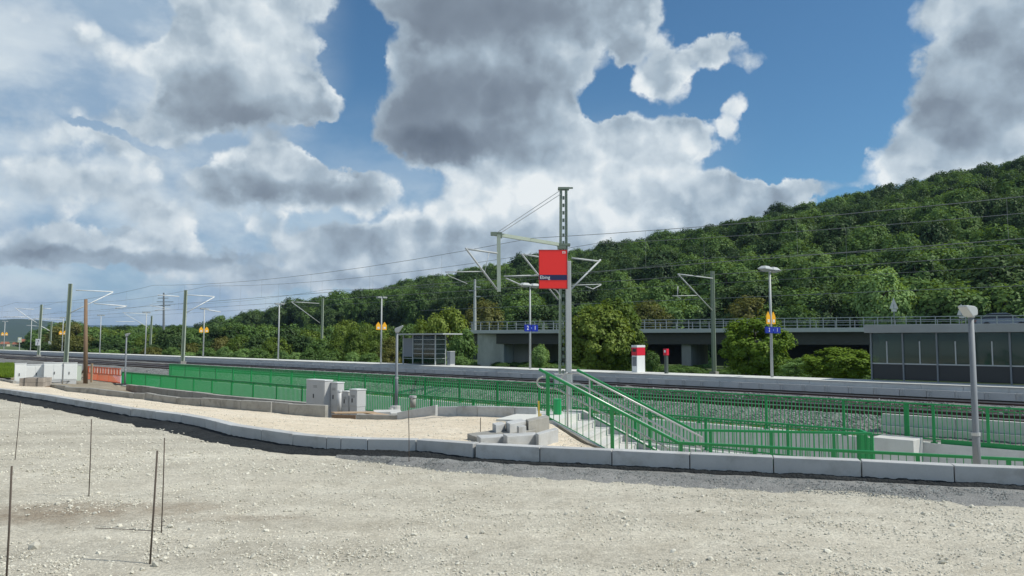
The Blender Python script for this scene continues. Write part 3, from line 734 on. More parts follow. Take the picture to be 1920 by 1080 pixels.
for w0, w1, nm in ((-.20, 0.0, 'side_wall'), (WD, WD + .2, 'side_wall')):
    mb = MB(); tt = [-.25, T0, TE, TE + .0]
    if w0 < 0:
        poly = [(-.25, ZL + .04), (T0, ZL + .04), (TE, ZB + .05), (TE + 7.5, ZB + .05), (TE + 7.5, -3.0), (-.25, -3.0)]
    else:
        poly = [(-.25, ZL + .04), (T0, ZL + .04), (TE, ZB + .05), (TE + 3.6, ZB + .05), (TE + 3.6, -3.0), (-.25, -3.0)]
    mb.slab([S(t, w0, z) for t, z in poly], SN * (w1 - w0)); o = mb.build(nm, M['conc'], st, bevel=.01); fixn(o)
mb = MB(); mb.add([S(TE, 0, ZB - .004), S(TE + 7.4, 0, ZB - .004), S(TE + 7.4, WD, ZB - .004), S(TE, WD, ZB - .004)], [(0, 1, 2, 3)]); mb.build('lower_landing', M['plat_top'], st)
# stair railings
def stair_rail(label, w, t_start, TK, t_end, endpt=None, dz=0.0, first_post=.0, fence_w=.06):
    t = thing('stair_railing', S(t_start, w, ZL), label, 'railing')
    def zt(q): return (.890 - (q - 0.0) * .4837 if q < TK else .890 - TK * .4837) + dz
    E = S(t_end, w, 0) if endpt is None else endpt
    K = S(TK, w, 0)
    def pos(q, z):
        if q <= TK: p = S(q, w, 0)
        else: p = K.lerp(E, (q - TK) / (t_end - TK))
        return Vector((p.x, p.y, z))
    mb = MB(); mb.bar(pos(t_start, zt(t_start)), pos(TK, zt(TK)), .065, .05); mb.bar(pos(TK - .01, zt(TK)), pos(t_end, zt(t_end)), .065, .05)
    mb.build('top_rail', M['green'], t, bevel=.006)
    mb = MB(); mb.bar(pos(first_post, zt(first_post) - .90), pos(TK, zt(TK) - .90), .04, .035); mb.bar(pos(TK, zt(TK) - .90), pos(t_end, zt(t_end) - .90), .04, .035); mb.build('bottom_rail', M['green'], t)
    q = first_post; posts = []
    while q < t_end: posts.append(q); q += 1.36 if q < TK - .5 else 1.36
    for q in posts:
        MB().box(pos(q, (zt(q) + nose(q) + .03) / 2), (.065, .06, zt(q) - nose(q) - .04), ax=SD).box(pos(q, nose(q) + .05), (.15, .12, .012), ax=SD).build('post', M['green'], t)
    me = bars_unit(.87, .013, .012); q = first_post + .125
    while q < t_end:
        if min(abs(q - p) for p in posts) > .05:
            p = pos(q, zt(q) - .89); inst('bar', me, t, p - t.location, (0, 0, Zr(SD)))
        q += .125
    return t
stair_rail('nearest green stair railing, running down from the yellow stake and on behind the kerb', -.08, -.19, 2.677, 9.3)
farE = at_z(1635, 812, -.397); farE.z = 0
stair_rail('far green stair railing, beyond the steps and in front of the ramp fence', 2.12, -.0, 2.677, 6.6, endpt=farE, first_post=.34)
# silver handrails
def hand(label, w, zs, ts, tbot, loopx):
    t = thing('handrail', S(0, w, ZL), label, 'handrail')
    for i, dz in enumerate(zs):
        pts = [S(ts, w, ZL + dz), S(T0 - .02, w, ZL + dz), S(T0 + .08, w, ZL + dz - .035), S(tbot, w, ZL + dz - (tbot - T0) * RS / TR)]
        MB().tube(pts, .021, 8).build('pipe', M['steel'], t, smooth=True)
    a = zs[0]; b = zs[1]; m = (a + b) / 2; r = (a - b) / 2
    arc = [S(ts, w, ZL + a)] + [S(ts - r * math.sin(math.pi * k / 8) * 1.15, w, ZL + m + r * math.cos(math.pi * k / 8)) for k in range(1, 8)] + [S(ts, w, ZL + b)]
    MB().tube(arc, .021, 8).build('end_loop', M['steel'], t, smooth=True)
    q = T0 + .25
    while q < tbot:
        MB().tube([S(q, w, nose(q) - .02), S(q, w, ZL + zs[0] - (q - T0) * RS / TR)], .02, 8).build('post', M['steel'], t); q += 1.25
    return t
hand('stainless double handrail with looped end on the near side of the stairs', .10, (.92, .68), -.16, 2.5, 0)
hand('stainless double handrail with looped end on the far side of the stairs', 1.88, (.92, .68), -.16, 2.9, 0)
def text(body, loc, xdir, up, size, m, parent, name='lettering', align='LEFT', depth=.004):
    cu = bpy.data.curves.new(name, 'FONT'); cu.body = body; cu.size = size; cu.extrude = depth; cu.align_x = align; cu.align_y = 'CENTER'
    cu.resolution_u = 3
    tmp = bpy.data.objects.new(name, cu); COL.objects.link(tmp); bpy.context.view_layer.update()
    me = bpy.data.meshes.new_from_object(tmp.evaluated_get(bpy.context.evaluated_depsgraph_get())); bpy.data.objects.remove(tmp); me.materials.clear(); me.materials.append(m)
    o = bpy.data.objects.new(name, me); COL.objects.link(o); o.parent = parent
    x = Vector(xdir).normalized(); z = x.cross(Vector(up)).normalized(); y = z.cross(x)
    o.rotation_euler = Matrix((x, y, z)).transposed().to_euler()
    o0 = Vector((0, 0, 0)); p = parent
    while p is not None: o0 = o0 + p.location; p = p.parent
    o.location = Vector(loc) - o0; return o
Z = Vector((0, 0, 1))
# ------------------------------------------------------------------ station sign
pp = at_Y(1067, 770, 18.0); pp.z = ZL
t = thing('station_sign', pp, 'red station name sign with navy band on a pale square post above the stairs', 'sign')
MB().box(pp + Z * 1.80, (.125, .125, 3.6)).box(pp + Z * .012, (.28, .28, .024)).build('post', M['galv_lt'], t, bevel=.012)
tl = at_Y(1010.5, 469, 17.93); br = at_Y(1063.5, 541, 17.93)
w = br.x - tl.x; h = tl.z - br.z; xd = Vector((1, .04, 0)).normalized(); nrm = Vector((.04, -1, 0))
c = Vector(((tl.x + br.x) / 2, tl.y, (tl.z + br.z) / 2))
MB().box(c, (w, .05, h), ax=xd).build('panel', M['red'], t, bevel=.006)
for dx, dz, ww, hh in ((0, h / 2, w + .02, .012), (0, -h / 2, w + .02, .012), (-w / 2, 0, .012, h), (w / 2, 0, .012, h)): MB().box(c + xd * dx + Z * dz, (ww, .062, hh), ax=xd).build('frame', mat('dark red frame', (.30, .012, .012), .4) if 'dark red frame' not in bpy.data.materials else bpy.data.materials['dark red frame'], t)
MB().box(c - Z * (h * .215) + nrm * .027, (w * .985, .008, h * .135), ax=xd).build('navy_band', M['navy'], t)
text('Ebing', c - Z * (h * .215) + nrm * .034 - xd * (w * .475), xd, Z, .115, M['white'], t, depth=.002)
q = c + Z * (h * .44) + xd * (w * .385) + nrm * .028
mb = MB()
for a, b, ww, hh in ((0, .024, .075, .006), (0, -.024, .075, .006), (-.0345, 0, .006, .05), (.0345, 0, .006, .05)): mb.box(q + xd * a + Z * b, (ww, .004, hh), ax=xd)
mb.build('logo_frame', M['white'], t); text('DB', q, xd, Z, .048, M['white'], t, align='CENTER', depth=.002)
b0 = at_Y(1037, 541, 17.95); b1 = at_Y(1049, 552, 17.98)
MB().tube([b0, at_Y(1043, 544, 17.96), b1, at_Y(1051, 560, 17.99)], .018, 6).build('bracket', M['galv_lt'], t, smooth=True)
gp = S(T0 - .02, .62, ZL)
gp = at_Y(1045, 768, 17.2); gp.z = ZL
t = thing('pipe_stub', gp, 'bright green pipe stub standing on the stair landing under the station sign', 'pipe')
MB().tube([gp, gp + Z * .34], .095, 20).build('pipe', mat('bright green plastic', (.01, .33, .10), .4), t, smooth=False)
MB().tube([gp + Z * .335, gp + Z * .352], .100, 20).build('rim', mat('bright green plastic rim', (.012, .36, .12), .4), t)
# ------------------------------------------------------------------ small street lamps
def street_lamp(px, ytop, ybase, Y, label, rz, h=None, tilt=.10, zb=None):
    b = at_Y(px, ybase, Y); tp = at_Y(px, ytop, Y)
    if zb is not None: b.z = zb
    h = tp.z - b.z
    t = thing('street_lamp', b, label, 'street lamp', 'small street lamps on the building site', rz)
    def B(mb, nm, m, **k):
        me = mesh_of(mb, nm, m, k.get('smooth', False)); return inst(nm, me, t)
    B(MB().tube([(0, 0, 0), (0, 0, .9), (0, 0, .92), (0, 0, h - .05)], [.057, .055, .046, .040], 14), 'pole', M['galv'], smooth=True)
    B(MB().tube([(0, 0, .88), (0, 0, .93)], .062, 14), 'collar', M['galv_lt'])
    B(MB().tube([(0, 0, h - .16), (0, 0, h - .02)], .056, 14), 'socket', M['galv_lt'])
    mb = MB(); pr = [(-.062, -.07), (-.068, 0), (-.05, .045), (.01, .066), (.185, .075 + tilt), (.205, .055 + tilt), (.19, .035 + tilt), (.06, -.10)]
    pr = [(x, z + h - .05) for x, z in pr]
    a = [(x, -.075, z) for x, z in pr]; bq = [(x, .075, z) for x, z in pr]; n = len(pr)
    mb.add(a + bq, [tuple(range(n)), tuple(reversed(range(n, 2 * n)))] + [((i + 1) % n, i, n + i, n + (i + 1) % n) for i in range(n)])
    o = B(mb, 'lamp_head', M['galv_lt']); fixn(o); bv = o.modifiers.new('b', 'BEVEL'); bv.width = .012; bv.segments = 2
    return t
street_lamp(1832.5, 576, 880, 11.6, 'nearest street lamp, grey pole rising behind the kerb in front of the glass wall', math.radians(205), zb=-.75, tilt=.0)
street_lamp(743, 615, 760, 25.0, 'street lamp on a white concrete base right of the grey cabinets', math.radians(-5), tilt=.06)
street_lamp(234, 626, 722, 45.0, 'thin pale street lamp at the left end of the green fences beside the orange barriers', 0.0, tilt=.02)
# ------------------------------------------------------------------ platform lamps
def plat_lamp(px, label, wide=.84, big=True, yellow=True, hz=5.22, P=34.5):
    b = at_P(px, 700, P); b.z = -.18
    t = thing('platform_lamp', b, label, 'platform lamp', 'lamps along the platform', Zr(V))
    def B(mb, nm, m, loc=(0, 0, 0), smooth=False): return inst(nm, mesh_of(mb, nm, m, smooth), t, loc)
    B(MB().tube([(0, 0, 0), (0, 0, hz - .1)], [.07, .05], 10), 'pole', M['galv_lt'], smooth=True)
    B(MB().box((0, 0, hz - .08), (.9, .05, .05)), 'crossbar', M['galv_lt'])
    for s in (-1, 1):
        mb = MB()
        if big:
            z = hz - .10
            v = []
            for zz, hw, hd in ((z - .12, .10, .05), (z, .42, .20), (z + .03, .42, .20), (z + .16, .20, .10)):
                v += [(s * .45 - hw, -hd, zz), (s * .45 + hw, -hd, zz), (s * .45 + hw, hd, zz), (s * .45 - hw, hd, zz)]
            f = [(3, 2, 1, 0), (12, 13, 14, 15)]
            for k in range(3):
                for i in range(4): f.append((k * 4 + i, k * 4 + (i + 1) % 4, k * 4 + 4 + (i + 1) % 4, k * 4 + 4 + i))
            mb.add(v, f)
        else: mb.box((s * wide * .29, 0, hz), (wide * .46, .22, .08))
        B(mb, 'lamp_head', M['galv_lt'])
        if yellow:
            mb = MB(); x = s * .29; pts = [(x - .20, 2.53), (x + .20, 2.53), (x + .20, 2.88), (x, 3.12), (x - .20, 2.88)]
            mb.slab([(a, -.02, b_) for a, b_ in pts], (0, .04, 0)); o = B(mb, 'yellow_board', M['yellow']); fixn(o)
            B(MB().box((x, -.026, 2.68), (.20, .006, .14)), 'pictogram', M['cab_lid'])
    return t
A = plat_lamp(1447.5, 'double-headed platform lamp with yellow boards above a blue sign, left of the glass wall')
B_ = plat_lamp(994, 'double-headed platform lamp carrying the blue 2 and 1 track sign', yellow=False)
for root, tx, z0, sz, hh in ((A, ('2', '1'), 2.24, .78, .30), (B_, ('2', '1'), 2.50, .58, .42)):
    for s, ch in ((-1, tx[0]), (1, tx[1])):
        mb = MB().box((s * (sz / 2 + .035), -.09, z0), (sz, .05, hh)); inst('blue_board', mesh_of(mb, 'blue_board', M['blue']), root)
        o = text(ch, (0, 0, 0), (1, 0, 0), Z, hh * .85, M['white'], None, align='CENTER'); o.parent = root; o.location = (s * (sz / 2 + .05), -.118, z0)
    inst('symbol', mesh_of(MB().box((0, -.12, z0), (.07, .006, .12)), 'symbol', mat('light blue symbol', (.1, .2, .55), .5)), root)
    inst('clamp', mesh_of(MB().box((0, -.03, z0), (.14, .14, .08)), 'clamp', M['galv_lt']), root)
B2 = [(714, 'slim platform lamp with yellow boards just left of the waiting shelter', True), (521, 'slim platform lamp without boards, standing in front of the middle of the tree line', False),
      (380, 'slim platform lamp with yellow boards just right of a catenary mast', True), (185.5, 'slim platform lamp without boards, right of the wooden pole', False),
      (271, 'slim platform lamp close beside a catenary mast, in front of the tree line', False), (114.5, 'far slim platform lamp with yellow boards left of the big catenary mast', True),
      (55, 'far slim platform lamp without boards near the far left', False), (5, 'farthest platform lamp, with orange boards, at the left edge', True)]
for px, lb, yl in B2: plat_lamp(px, lb, big=False, yellow=yl, hz=5.0)
# ------------------------------------------------------------------ catenary masts
def hmast(b, ztop, label, w=.26, m='mast', lean=0.0, group='catenary masts beside the tracks', sign=None):
    t = thing('catenary_mast', b, label, 'catenary mast', group)
    top = Vector((b.x, b.y, ztop)) + Vector((lean, 0, 0))
    for s in (-1, 1):
        o = V * (s * w * .42)
        MB().bar(b + o * 1.25, top + o, .16, .035).build('flange', M[m if s < 0 else 'mast_lt'], t)  # the paler flange carries a sunlit highlight put into its colour
    MB().bar(b, top, .02, w * .8).build('web', M['mast'], t)
    MB().box(b - Z * .12, (.5, .5, .5), ax=U).build('foundation', M['kerb2'], t)
    return t
def px_tubes(t, nm, segs, x0, Y0, x1, Y1, r=.03, m='galv_lt'):
    """segs: pixel polylines; depth runs from Y0 at column x0 to Y1 at column x1"""
    for s in segs:
        pts = [at_Y(x, y, Y0 + (Y1 - Y0) * (x - x0) / (x1 - x0)) for x, y in s]
        MB().tube(pts, r, 6).build(nm, M[m], t, smooth=True)
# main battened mast
b = at_P(1056, 703, 29.3); t = thing('catenary_mast', b, 'tallest catenary mast, grey green with square openings, behind the red station sign', 'catenary mast')
ztop = 9.33; hw = .135
for s in (-1, 1):
    o = Vector((1, 0, 0)) * (s * hw); o2 = Vector((1, 0, 0)) * (s * (hw + .04))
    MB().bar(b + o2 - Z * .4, Vector((b.x + .06, b.y, ztop - .1)) + o, .20, .13).build('channel', M['mast'], t)
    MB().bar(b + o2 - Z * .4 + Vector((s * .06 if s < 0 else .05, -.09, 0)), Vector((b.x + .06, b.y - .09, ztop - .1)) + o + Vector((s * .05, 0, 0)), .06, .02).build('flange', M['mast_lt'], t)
zz = b.z + .15; me = mesh_of(MB().box((0, 0, 0), (.10, .10, .17)), 'batten', M['mast']); k = 0
while zz < ztop - .2:
    f = (zz - b.z) / (ztop - b.z); inst('batten', me, t, Vector((.06 * f, 0, zz - b.z))); zz += .385
MB().box(Vector((b.x + .06, b.y, ztop - .02)), (.56, .34, .12)).box(Vector((b.x + .36, b.y, ztop + .02)), (.36, .10, .07)).build('head', M['mast'], t)
MB().box(b - Z * .35, (.9, .9, .8)).build('foundation', M['conc'], t)
zc = at_Y(1057, 459, 37.7).z
MB().box(Vector((b.x + .05, b.y, zc)), (.66, .42, .12)).box(Vector((b.x - .05, b.y - .1, zc - .15)), (.42, .34, .14)).build('clamp', M['mast'], t)
MB().bar(at_Y(1046, 458, 37.5), at_Y(925, 438.5, 34.1), .13, .16).build('arm', M['mast_lt'], t)
MB().box(at_Y(926, 438.5, 34.1), (.30, .20, .16)).box(at_Y(937, 441, 34.3), (.22, .26, .26)).build('end_fitting', M['mast'], t)
for a, c in ((1049, 932), (1051, 940)): MB().tube([at_Y(a, 358 + (a - 1049) * 3, 37.6), at_Y(c, 436, 34.1)], .018, 6).build('stay', M['galv'], t)
MB().bar(at_Y(935, 440, 34.2), at_Y(935.5, 547, 34.2), .15, .17).build('drop_post', M['mast_lt'], t)
px_tubes(t, 'cantilever', [[(873, 465), (932, 543)], [(877, 467), (933, 475)]], 934, 34.2, 873, 32.8, .045)
px_tubes(t, 'steady_arm', [[(835, 510), (909, 509)]], 909, 33.6, 835, 32.6, .026)
px_tubes(t, 'hanger', [[(917, 474), (909, 510)], [(838, 512), (841, 517), (876, 532)]], 909, 33.6, 835, 32.6, .016)
px_tubes(t, 'cantilever', [[(978, 476), (1046, 562)], [(980, 477), (1046, 487)]], 1046, 37.5, 978, 35.9, .042)
px_tubes(t, 'steady_arm', [[(945, 518), (1011, 516)], [(949, 522), (978, 535)]], 1046, 37.5, 945, 35.5, .036)
px_tubes(t, 'cantilever', [[(1126, 487), (1068, 545)], [(1072, 484), (1123, 490)]], 1068, 37.9, 1126, 39.6, .05)
px_tubes(t, 'steady_arm', [[(1072, 535), (1127, 533)], [(1098, 537), (1112, 542), (1127, 534)]], 1068, 37.9, 1126, 39.6, .026)
def mast_at(px, y, P, ztop, label, w=.26, lean=0.0, **k):
    b = at_P(px, y, P); return hmast(b, ztop, label, w, lean=lean, **k)
t = mast_at(342, 680, 29.6, 6.2, 'grey green catenary mast standing between the tracks at the left end of the tall fence', lean=.1); Y = t.location.y
px_tubes(t, 'cantilever', [[(296, 553), (336, 556)], [(347, 552.5), (402, 556)], [(346, 588), (402, 557)], [(383, 580), (414, 585)], [(282, 573), (318, 579), (290, 582)]], 342, Y, 402, Y + 2, .046, 'whitep')
t = mast_at(123, 682, 24.6, 7.35, 'big grey green catenary mast beside the wooden pole, left of the orange barriers', .34, lean=.16); Y = t.location.y
px_tubes(t, 'cantilever', [[(142, 544), (212, 547)], [(129, 588), (212, 548)], [(176, 569), (238, 574)], [(216, 578), (236, 575)]], 128, Y, 212, Y + 2.5, .058, 'whitep')
t = mast_at(72, 667, 29.6, 6.3, 'distant catenary mast carrying a white number plate, left of the big mast', lean=.12); Y = t.location.y
px_tubes(t, 'cantilever', [[(32, 578.5), (64, 580)], [(28, 577), (48, 592), (72, 607)], [(79, 578.5), (96, 579)], [(6, 594), (48, 594.5)], [(50, 610), (78, 612), (93, 620)]], 72, Y, 28, Y - 1, .046, 'whitep')
pc = at_Y(71, 641.5, Y - .3); MB().box(pc, (.55, .04, .86), ax=Vector((1, .2, 0))).build('number_plate', M['white'], t)
text('14', pc + Vector((0, -.04, .18)), (1, .2, 0), Z, .34, M['navy'], t, align='CENTER'); text('2', pc + Vector((0, -.04, -.18)), (1, .2, 0), Z, .34, M['navy'], t, align='CENTER')
t = mast_at(281, 664, 50, 5.6, 'slim catenary mast beyond the platform, beside the lamp in front of the tree line', lean=.1); Y = t.location.y
px_tubes(t, 'cantilever', [[(230, 586), (278, 589)], [(233, 588), (278, 614)], [(217, 603), (252, 603)]], 280, Y, 230, Y - 4, .046, 'whitep')
t = mast_at(602, 674, 50, 6.6, 'catenary mast beyond the platform in the middle of the tree line', lean=.06); Y = t.location.y
px_tubes(t, 'cantilever', [[(546, 566), (598, 569)], [(546, 566), (600, 606)]], 601, Y, 546, Y - 4, .05)
t = mast_at(1339, 700, 50, 6.64, 'grey green catenary mast beyond the platform in front of the bridge', w=.36); Y = t.location.y
px_tubes(t, 'cantilever', [[(1271, 514), (1336, 522)], [(1271, 514), (1336, 583)]], 1338, Y, 1271, Y - 3.4, .05)
px_tubes(t, 'steady_arm', [[(1261, 555), (1309, 554)], [(1271, 537), (1270, 556), (1276, 560)]], 1338, Y, 1271, Y - 3.4, .032)
t = mast_at(93.5, 658, 50, 5.6, 'farthest slim catenary mast with a white number plate, left of the lamp with yellow boards', lean=.1); Y = t.location.y
pc = at_Y(93, 643.5, Y - .3); MB().box(pc, (.55, .04, .75), ax=Vector((1, .2, 0))).build('number_plate', M['white'], t)
px_tubes(t, 'cantilever', [[(64, 598), (92, 599)], [(60, 597), (118, 599)]], 93, Y, 60, Y - 3, .046, 'whitep')
# number post without mast
pb = at_P(36, 657, 34.6); pb.z = -.18
t = thing('marker_post', pb, 'low post with a small pale marker board near the left edge of the platform', 'marker post')
MB().bar(pb, pb + Z * 1.5, .08).build('post', M['galv_lt'], t); MB().box(pb + Z * 1.75, (.55, .05, .85), ax=Vector((1, .2, 0))).build('board', mat('pale yellow board', (.6, .62, .42), .6), t)
MB().box(pb + Z * 1.9 + Vector((0, -.04, 0)), (.3, .02, .3), ax=Vector((1, .2, 0))).build('mark', M['white'], t)
# ------------------------------------------------------------------ overhead wires
us0 = [21.5, -23.9, -69.5, -115.0, -160.0, -205.0]
def wires(P, zc, zm, label, r=.012):
    t = thing('overhead_line', W(-24, P, zc), label, 'overhead wire', 'overhead wires above the tracks')
    mb = MB().tube([W(-205, P, zc), W(60, P, zc)], r, 5); mb.build('contact_wire', M['wirem'], t)
    pts = []
    ss = [66.5] + us0
    for a, b in zip(ss, ss[1:]):
        for i in range(10):
            k = i / 10; u = a + (b - a) * k; pts.append(W(u, P, zm - .60 * (1 - (2 * k - 1) ** 2)))
    MB().tube(pts, r, 5).build('carrier_wire', M['wirem'], t)
    mb = MB()
    for a, b in zip(ss, ss[1:]):
        for i in range(1, 7):
            k = i / 7; u = a + (b - a) * k; mb.tube([W(u, P, zc), W(u, P, zm - .60 * (1 - (2 * k - 1) ** 2))], r * .4, 3, cap=False)
    o = mb.build('droppers', M['wirem'], t); o['kind'] = 'stuff'
wires(26.8, 4.64, 6.5, 'overhead wires above the nearer track, highest wires across the sky')
wires(31.8, 4.64, 6.7, 'overhead wires above the track at the platform edge')
wires(36.6 + 8.2, 5.3, 7.0, 'overhead wires beyond the platform, passing the mast in front of the bridge')
t = thing('overhead_line', W(0, 50, 4.7), 'single wire low against the hill, above the bridge railing', 'overhead wire', 'overhead wires above the tracks'); MB().tube([W(-60, 50, 4.62), W(60, 50, 4.62)], .016, 5).build('wire', M['galv'], t)
# ------------------------------------------------------------------ wooden pole, pylons
b = at_Y(160.5, 717, 40.0); t = thing('wooden_pole', b, 'tall brown wooden pole braced at its foot, left of the orange barriers', 'pole')
MB().tube([b - Z * .2, at_Y(161, 561, 40.0)], [.115, .085], 10).build('pole', M['wood'], t, smooth=True)
MB().bar(b + Vector((-.55, -.1, -.05)), b + Vector((-.05, 0, .75)), .07).build('brace', M['wood'], t)
MB().box(b + Vector((.30, 0, .5)), (.10, .06, 1.0)).build('stake', M['board'], t)
b = at_Y(157, 716, 39.0); t = thing('cable', at_Y(85, 718, 36), 'thin black cable sagging from the left cabinets to the wooden pole', 'cable')
MB().tube([at_Y(82, 717, 37.5), at_Y(100, 717.5, 37.6), at_Y(125, 715.5, 38), at_Y(143, 713, 38.6), at_Y(150, 711.5, 39), at_Y(156, 707, 39.6)], .022, 6).build('cable', M['dark'], t)
b = at_Y(307, 640, 150); t = thing('power_pole', b, 'distant power pole with three short crossarms above the trees, left of a catenary mast', 'power pole')
MB().tube([b, at_Y(307, 549, 150)], [.28, .16], 8).build('pole', M['galv'], t)
for x0, x1, y in ((296, 316, 559), (294, 325, 566), (298, 320, 573)): MB().bar(at_Y(x0, y, 150), at_Y(x1, y, 150), .12).build('crossarm', M['galv'], t)
b = at_Y(890, 640, 118); t = thing('power_pole', b, 'pale concrete power pole with short arms behind the left end of the bridge', 'power pole')
MB().tube([b, at_Y(890.5, 524, 118)], [.30, .17], 8).build('pole', M['galv_lt'], t)
for x0, x1, y in ((890, 901, 538), (879, 890, 545), (890, 901, 556)): MB().bar(at_Y(x0, y, 118), at_Y(x1, y, 118), .16).build('crossarm', M['galv_lt'], t)
b = at_Y(1905, 470, 215); t = thing('power_pole', b, 'small pale power pole sticking out of the hillside forest at the right edge', 'power pole')
MB().tube([b, at_Y(1905, 404, 215)], [.30, .22], 8).build('pole', M['galv_lt'], t)
for x, y in ((1899, 433), (1911, 422)): MB().box(at_Y(x, y, 215), (.5, .3, .9)).bar(at_Y(1905, y - 3, 215), at_Y(x, y, 215), .2).build('insulator', M['galv_lt'], t)
# ------------------------------------------------------------------ cabinets
def cabinet(name, corner, ax, wd, dp, h, label, group=None, doors=1, latch=.42, cat='cabinet', lid=.03, mm='cab'):
    """corner: front left foot; ax: along the front"""
    ax = Vector(ax).normalized(); back = Vector((-ax.y, ax.x, 0)); c = corner + ax * wd / 2 + back * dp / 2
    t = thing(name, Vector((c.x, c.y, corner.z)), label, cat, group)
    zb = corner.z
    MB().box((c.x, c.y, zb - .36), (wd * .96, dp * .94, .98), ax=ax).build('plinth', M['cab'], t)
    MB().box((c.x, c.y, zb + .10 + (h - .10) / 2), (wd, dp, h - .10), ax=ax).build('body', M[mm], t, bevel=.008)
    MB().box((c.x, c.y, zb + h + lid / 2), (wd + .03, dp + .03, lid), ax=ax).build('lid', M['cab_lid'], t, bevel=.008)
    for i in range(doors):
        w = wd / doors; q = corner + ax * (w * (i + .5)) - back * .006
        d = MB().box((q.x, q.y, zb + .14 + (h - .2) / 2), (w - .03, .012, h - .2), ax=ax).build('door', M[mm], t, bevel=.003)
        for k_ in range(3 if mm == 'cab' else 0): MB().box((q.x, q.y, zb + h - .16 - k_ * .03), (min(.22, w * .5), .02, .008), ax=ax).build('vent', M['dark'], d)
        if i == doors - 1 or doors == 1:
            q = corner + ax * (w * (i + (latch if doors == 1 else .12))) - back * .02
            MB().box((q.x, q.y, zb + h * .48), (.035, .02, .13), ax=ax).build('handle', M['dark'], d)
    return t
gm = 'grey cabinets beside the boarded kerb'
cabinet('utility_cabinet', at_Y(574, 767, 25.0), U, 1.08, .30, .96, 'largest grey cabinet of the middle group, tall and wide, before the fence')
cabinet('utility_cabinet', at_Y(620, 768, 24.4), U, .36, .26, .86, 'second tallest narrow grey cabinet, just right of the largest one')
cabinet('utility_cabinet', at_Y(641, 768, 24.2), U, .35, .22, .57, 'small low grey cabinet just right of the round pipe post')
cabinet('utility_cabinet', at_Y(655, 768, 23.8), U, .40, .34, .62, 'rightmost low grey cabinet of the middle group with a sunlit side')
p = at_Y(636, 775, 22.6); t = thing('pipe_post', p, 'round grey pipe post standing in front of the middle group of cabinets', 'pipe'); MB().tube([p, p + Z * .66], .062, 14).build('pipe', M['cab'], t, smooth=True); MB().tube([p + Z * .64, p + Z * .69], .075, 14).build('cap', M['cab_lid'], t)
p = at_Y(774, 764, 26.0); t = thing('pipe_post', p, 'short grey capped pipe standing right of the street lamp base', 'pipe'); MB().tube([p, p + Z * .38], .105, 16).build('pipe', M['kerb2'], t, smooth=True); MB().tube([p + Z * .33, p + Z * .40], .13, 16).build('cap', M['kerb'], t)
la = Vector((.84, .54, 0))
for x, y, Y, wd, h, lb in ((26, 721, 36.0, .47, .98, 'leftmost narrow white cabinet of the far left row'), (46, 718, 37.5, .86, .88, 'second white cabinet from the left, wide and partly behind the pallet of pavers'),
                          (81, 717, 37.6, .82, .95, 'third white cabinet from the left, wide with two doors'), (118, 716.5, 38.0, .60, .94, 'fourth white cabinet from the left, standing apart'), ):
    cabinet('utility_cabinet', at_Y(x, y, Y), la, wd, .32, h, lb, doors=2 if wd > .7 else 1, mm='cabw')
p = at_Y(146, 714, 38.5); t = thing('meter_box', p, 'low pale green box right of the row of white cabinets', 'box'); MB().box(p + Z * .4, (.28, .25, .8), ax=la).build('body', mat('pale green plastic', (.5, .56, .47), .6), t, bevel=.01); MB().box(p + Z * .81, (.31, .28, .03), ax=la).build('lid', M['cab_lid'], t)
p = at_Y(114, 716, 39.0); t = thing('concrete_post', p, 'short stacked concrete post between the two rightmost white cabinets', 'post')
for i in range(3): MB().box(p + Z * (.12 + i * .26), (.20, .20, .24), ax=la).build('block', M['kerb2'], t, bevel=.01)
# ------------------------------------------------------------------ pallet with paving stones
p = at_Y(58, 731, 30.5); pa = Vector((.985, .17, 0)); pb = Vector((-.17, .985, 0))
t = thing('paver_pallet', p + pb * .4, 'wooden pallet loaded with grey paving stones in front of the white cabinets', 'pallet')
for s in (-1, 0, 1): MB().box(p + pb * .4 + pa * (s * .36) + Z * .05, (.12, .78, .08), ax=pa).build('skid', M['wood'], t)
for k in range(5): MB().box(p + pb * (.06 + k * .17) + Z * .10, (.92, .12, .022), ax=pa).build('deck_board', M['wood'], t)
me = mesh_of(MB().box((0, 0, 0), (.295, .19, .172)), 'paver', M['pavers'])
for i in range(3):
    for j in range(4):
        for k in range(2): inst('paver', me, t, (p + pa * ((i - 1) * .298) + pb * (.10 + j * .20) + Z * (.205 + k * .180)) - t.location, (0, 0, Zr(pa)))
for s in (-.26, .22): MB().box(p + pb * .4 + pa * s + Z * .296, (.02, .83, .376), ax=pa).build('strap', M['dark'], t)
# ------------------------------------------------------------------ orange barriers
me_s = None
q0 = at_z(226, 722, -.98)
for i in range(3):
    a = q0 - U * (1.86 * (i + 1)); c = a + U * .9
    t = thing('barrier', Vector((c.x, c.y, -.96)), ('orange plastic barrier nearest the green fence', 'middle one of the three orange plastic barriers', 'orange plastic barrier nearest the wooden pole')[i], 'barrier', 'orange site barriers')
    zb = -.98
    for z, hh, m in ((zb + .92, .05, 'orange'), (zb + .55, .05, 'orange'), (zb + .12, .05, 'orange')): MB().bar(a + Z * (z - a.z), a + U * 1.8 + Z * (z - a.z), .04, hh).build('rail', M[m], t)
    for k in range(10): MB().box(a + U * (.05 + k * .189) + Z * (zb + .33 - a.z), (.05, .03, .42), ax=U).build('slat', M['orange'], t)
    for k in range(8): MB().box(a + U * (.12 + k * .225) + Z * (zb + .74 - a.z), (.15, .03, .33), ax=U).build('reflective_board', M['orangelt'] if k % 2 else M['orange'], t)
    for k in (.1, 1.7): MB().box(a + U * k + Z * (zb + .04 - a.z), (.12, .7, .08), ax=U).build('foot', M['dark'], t)
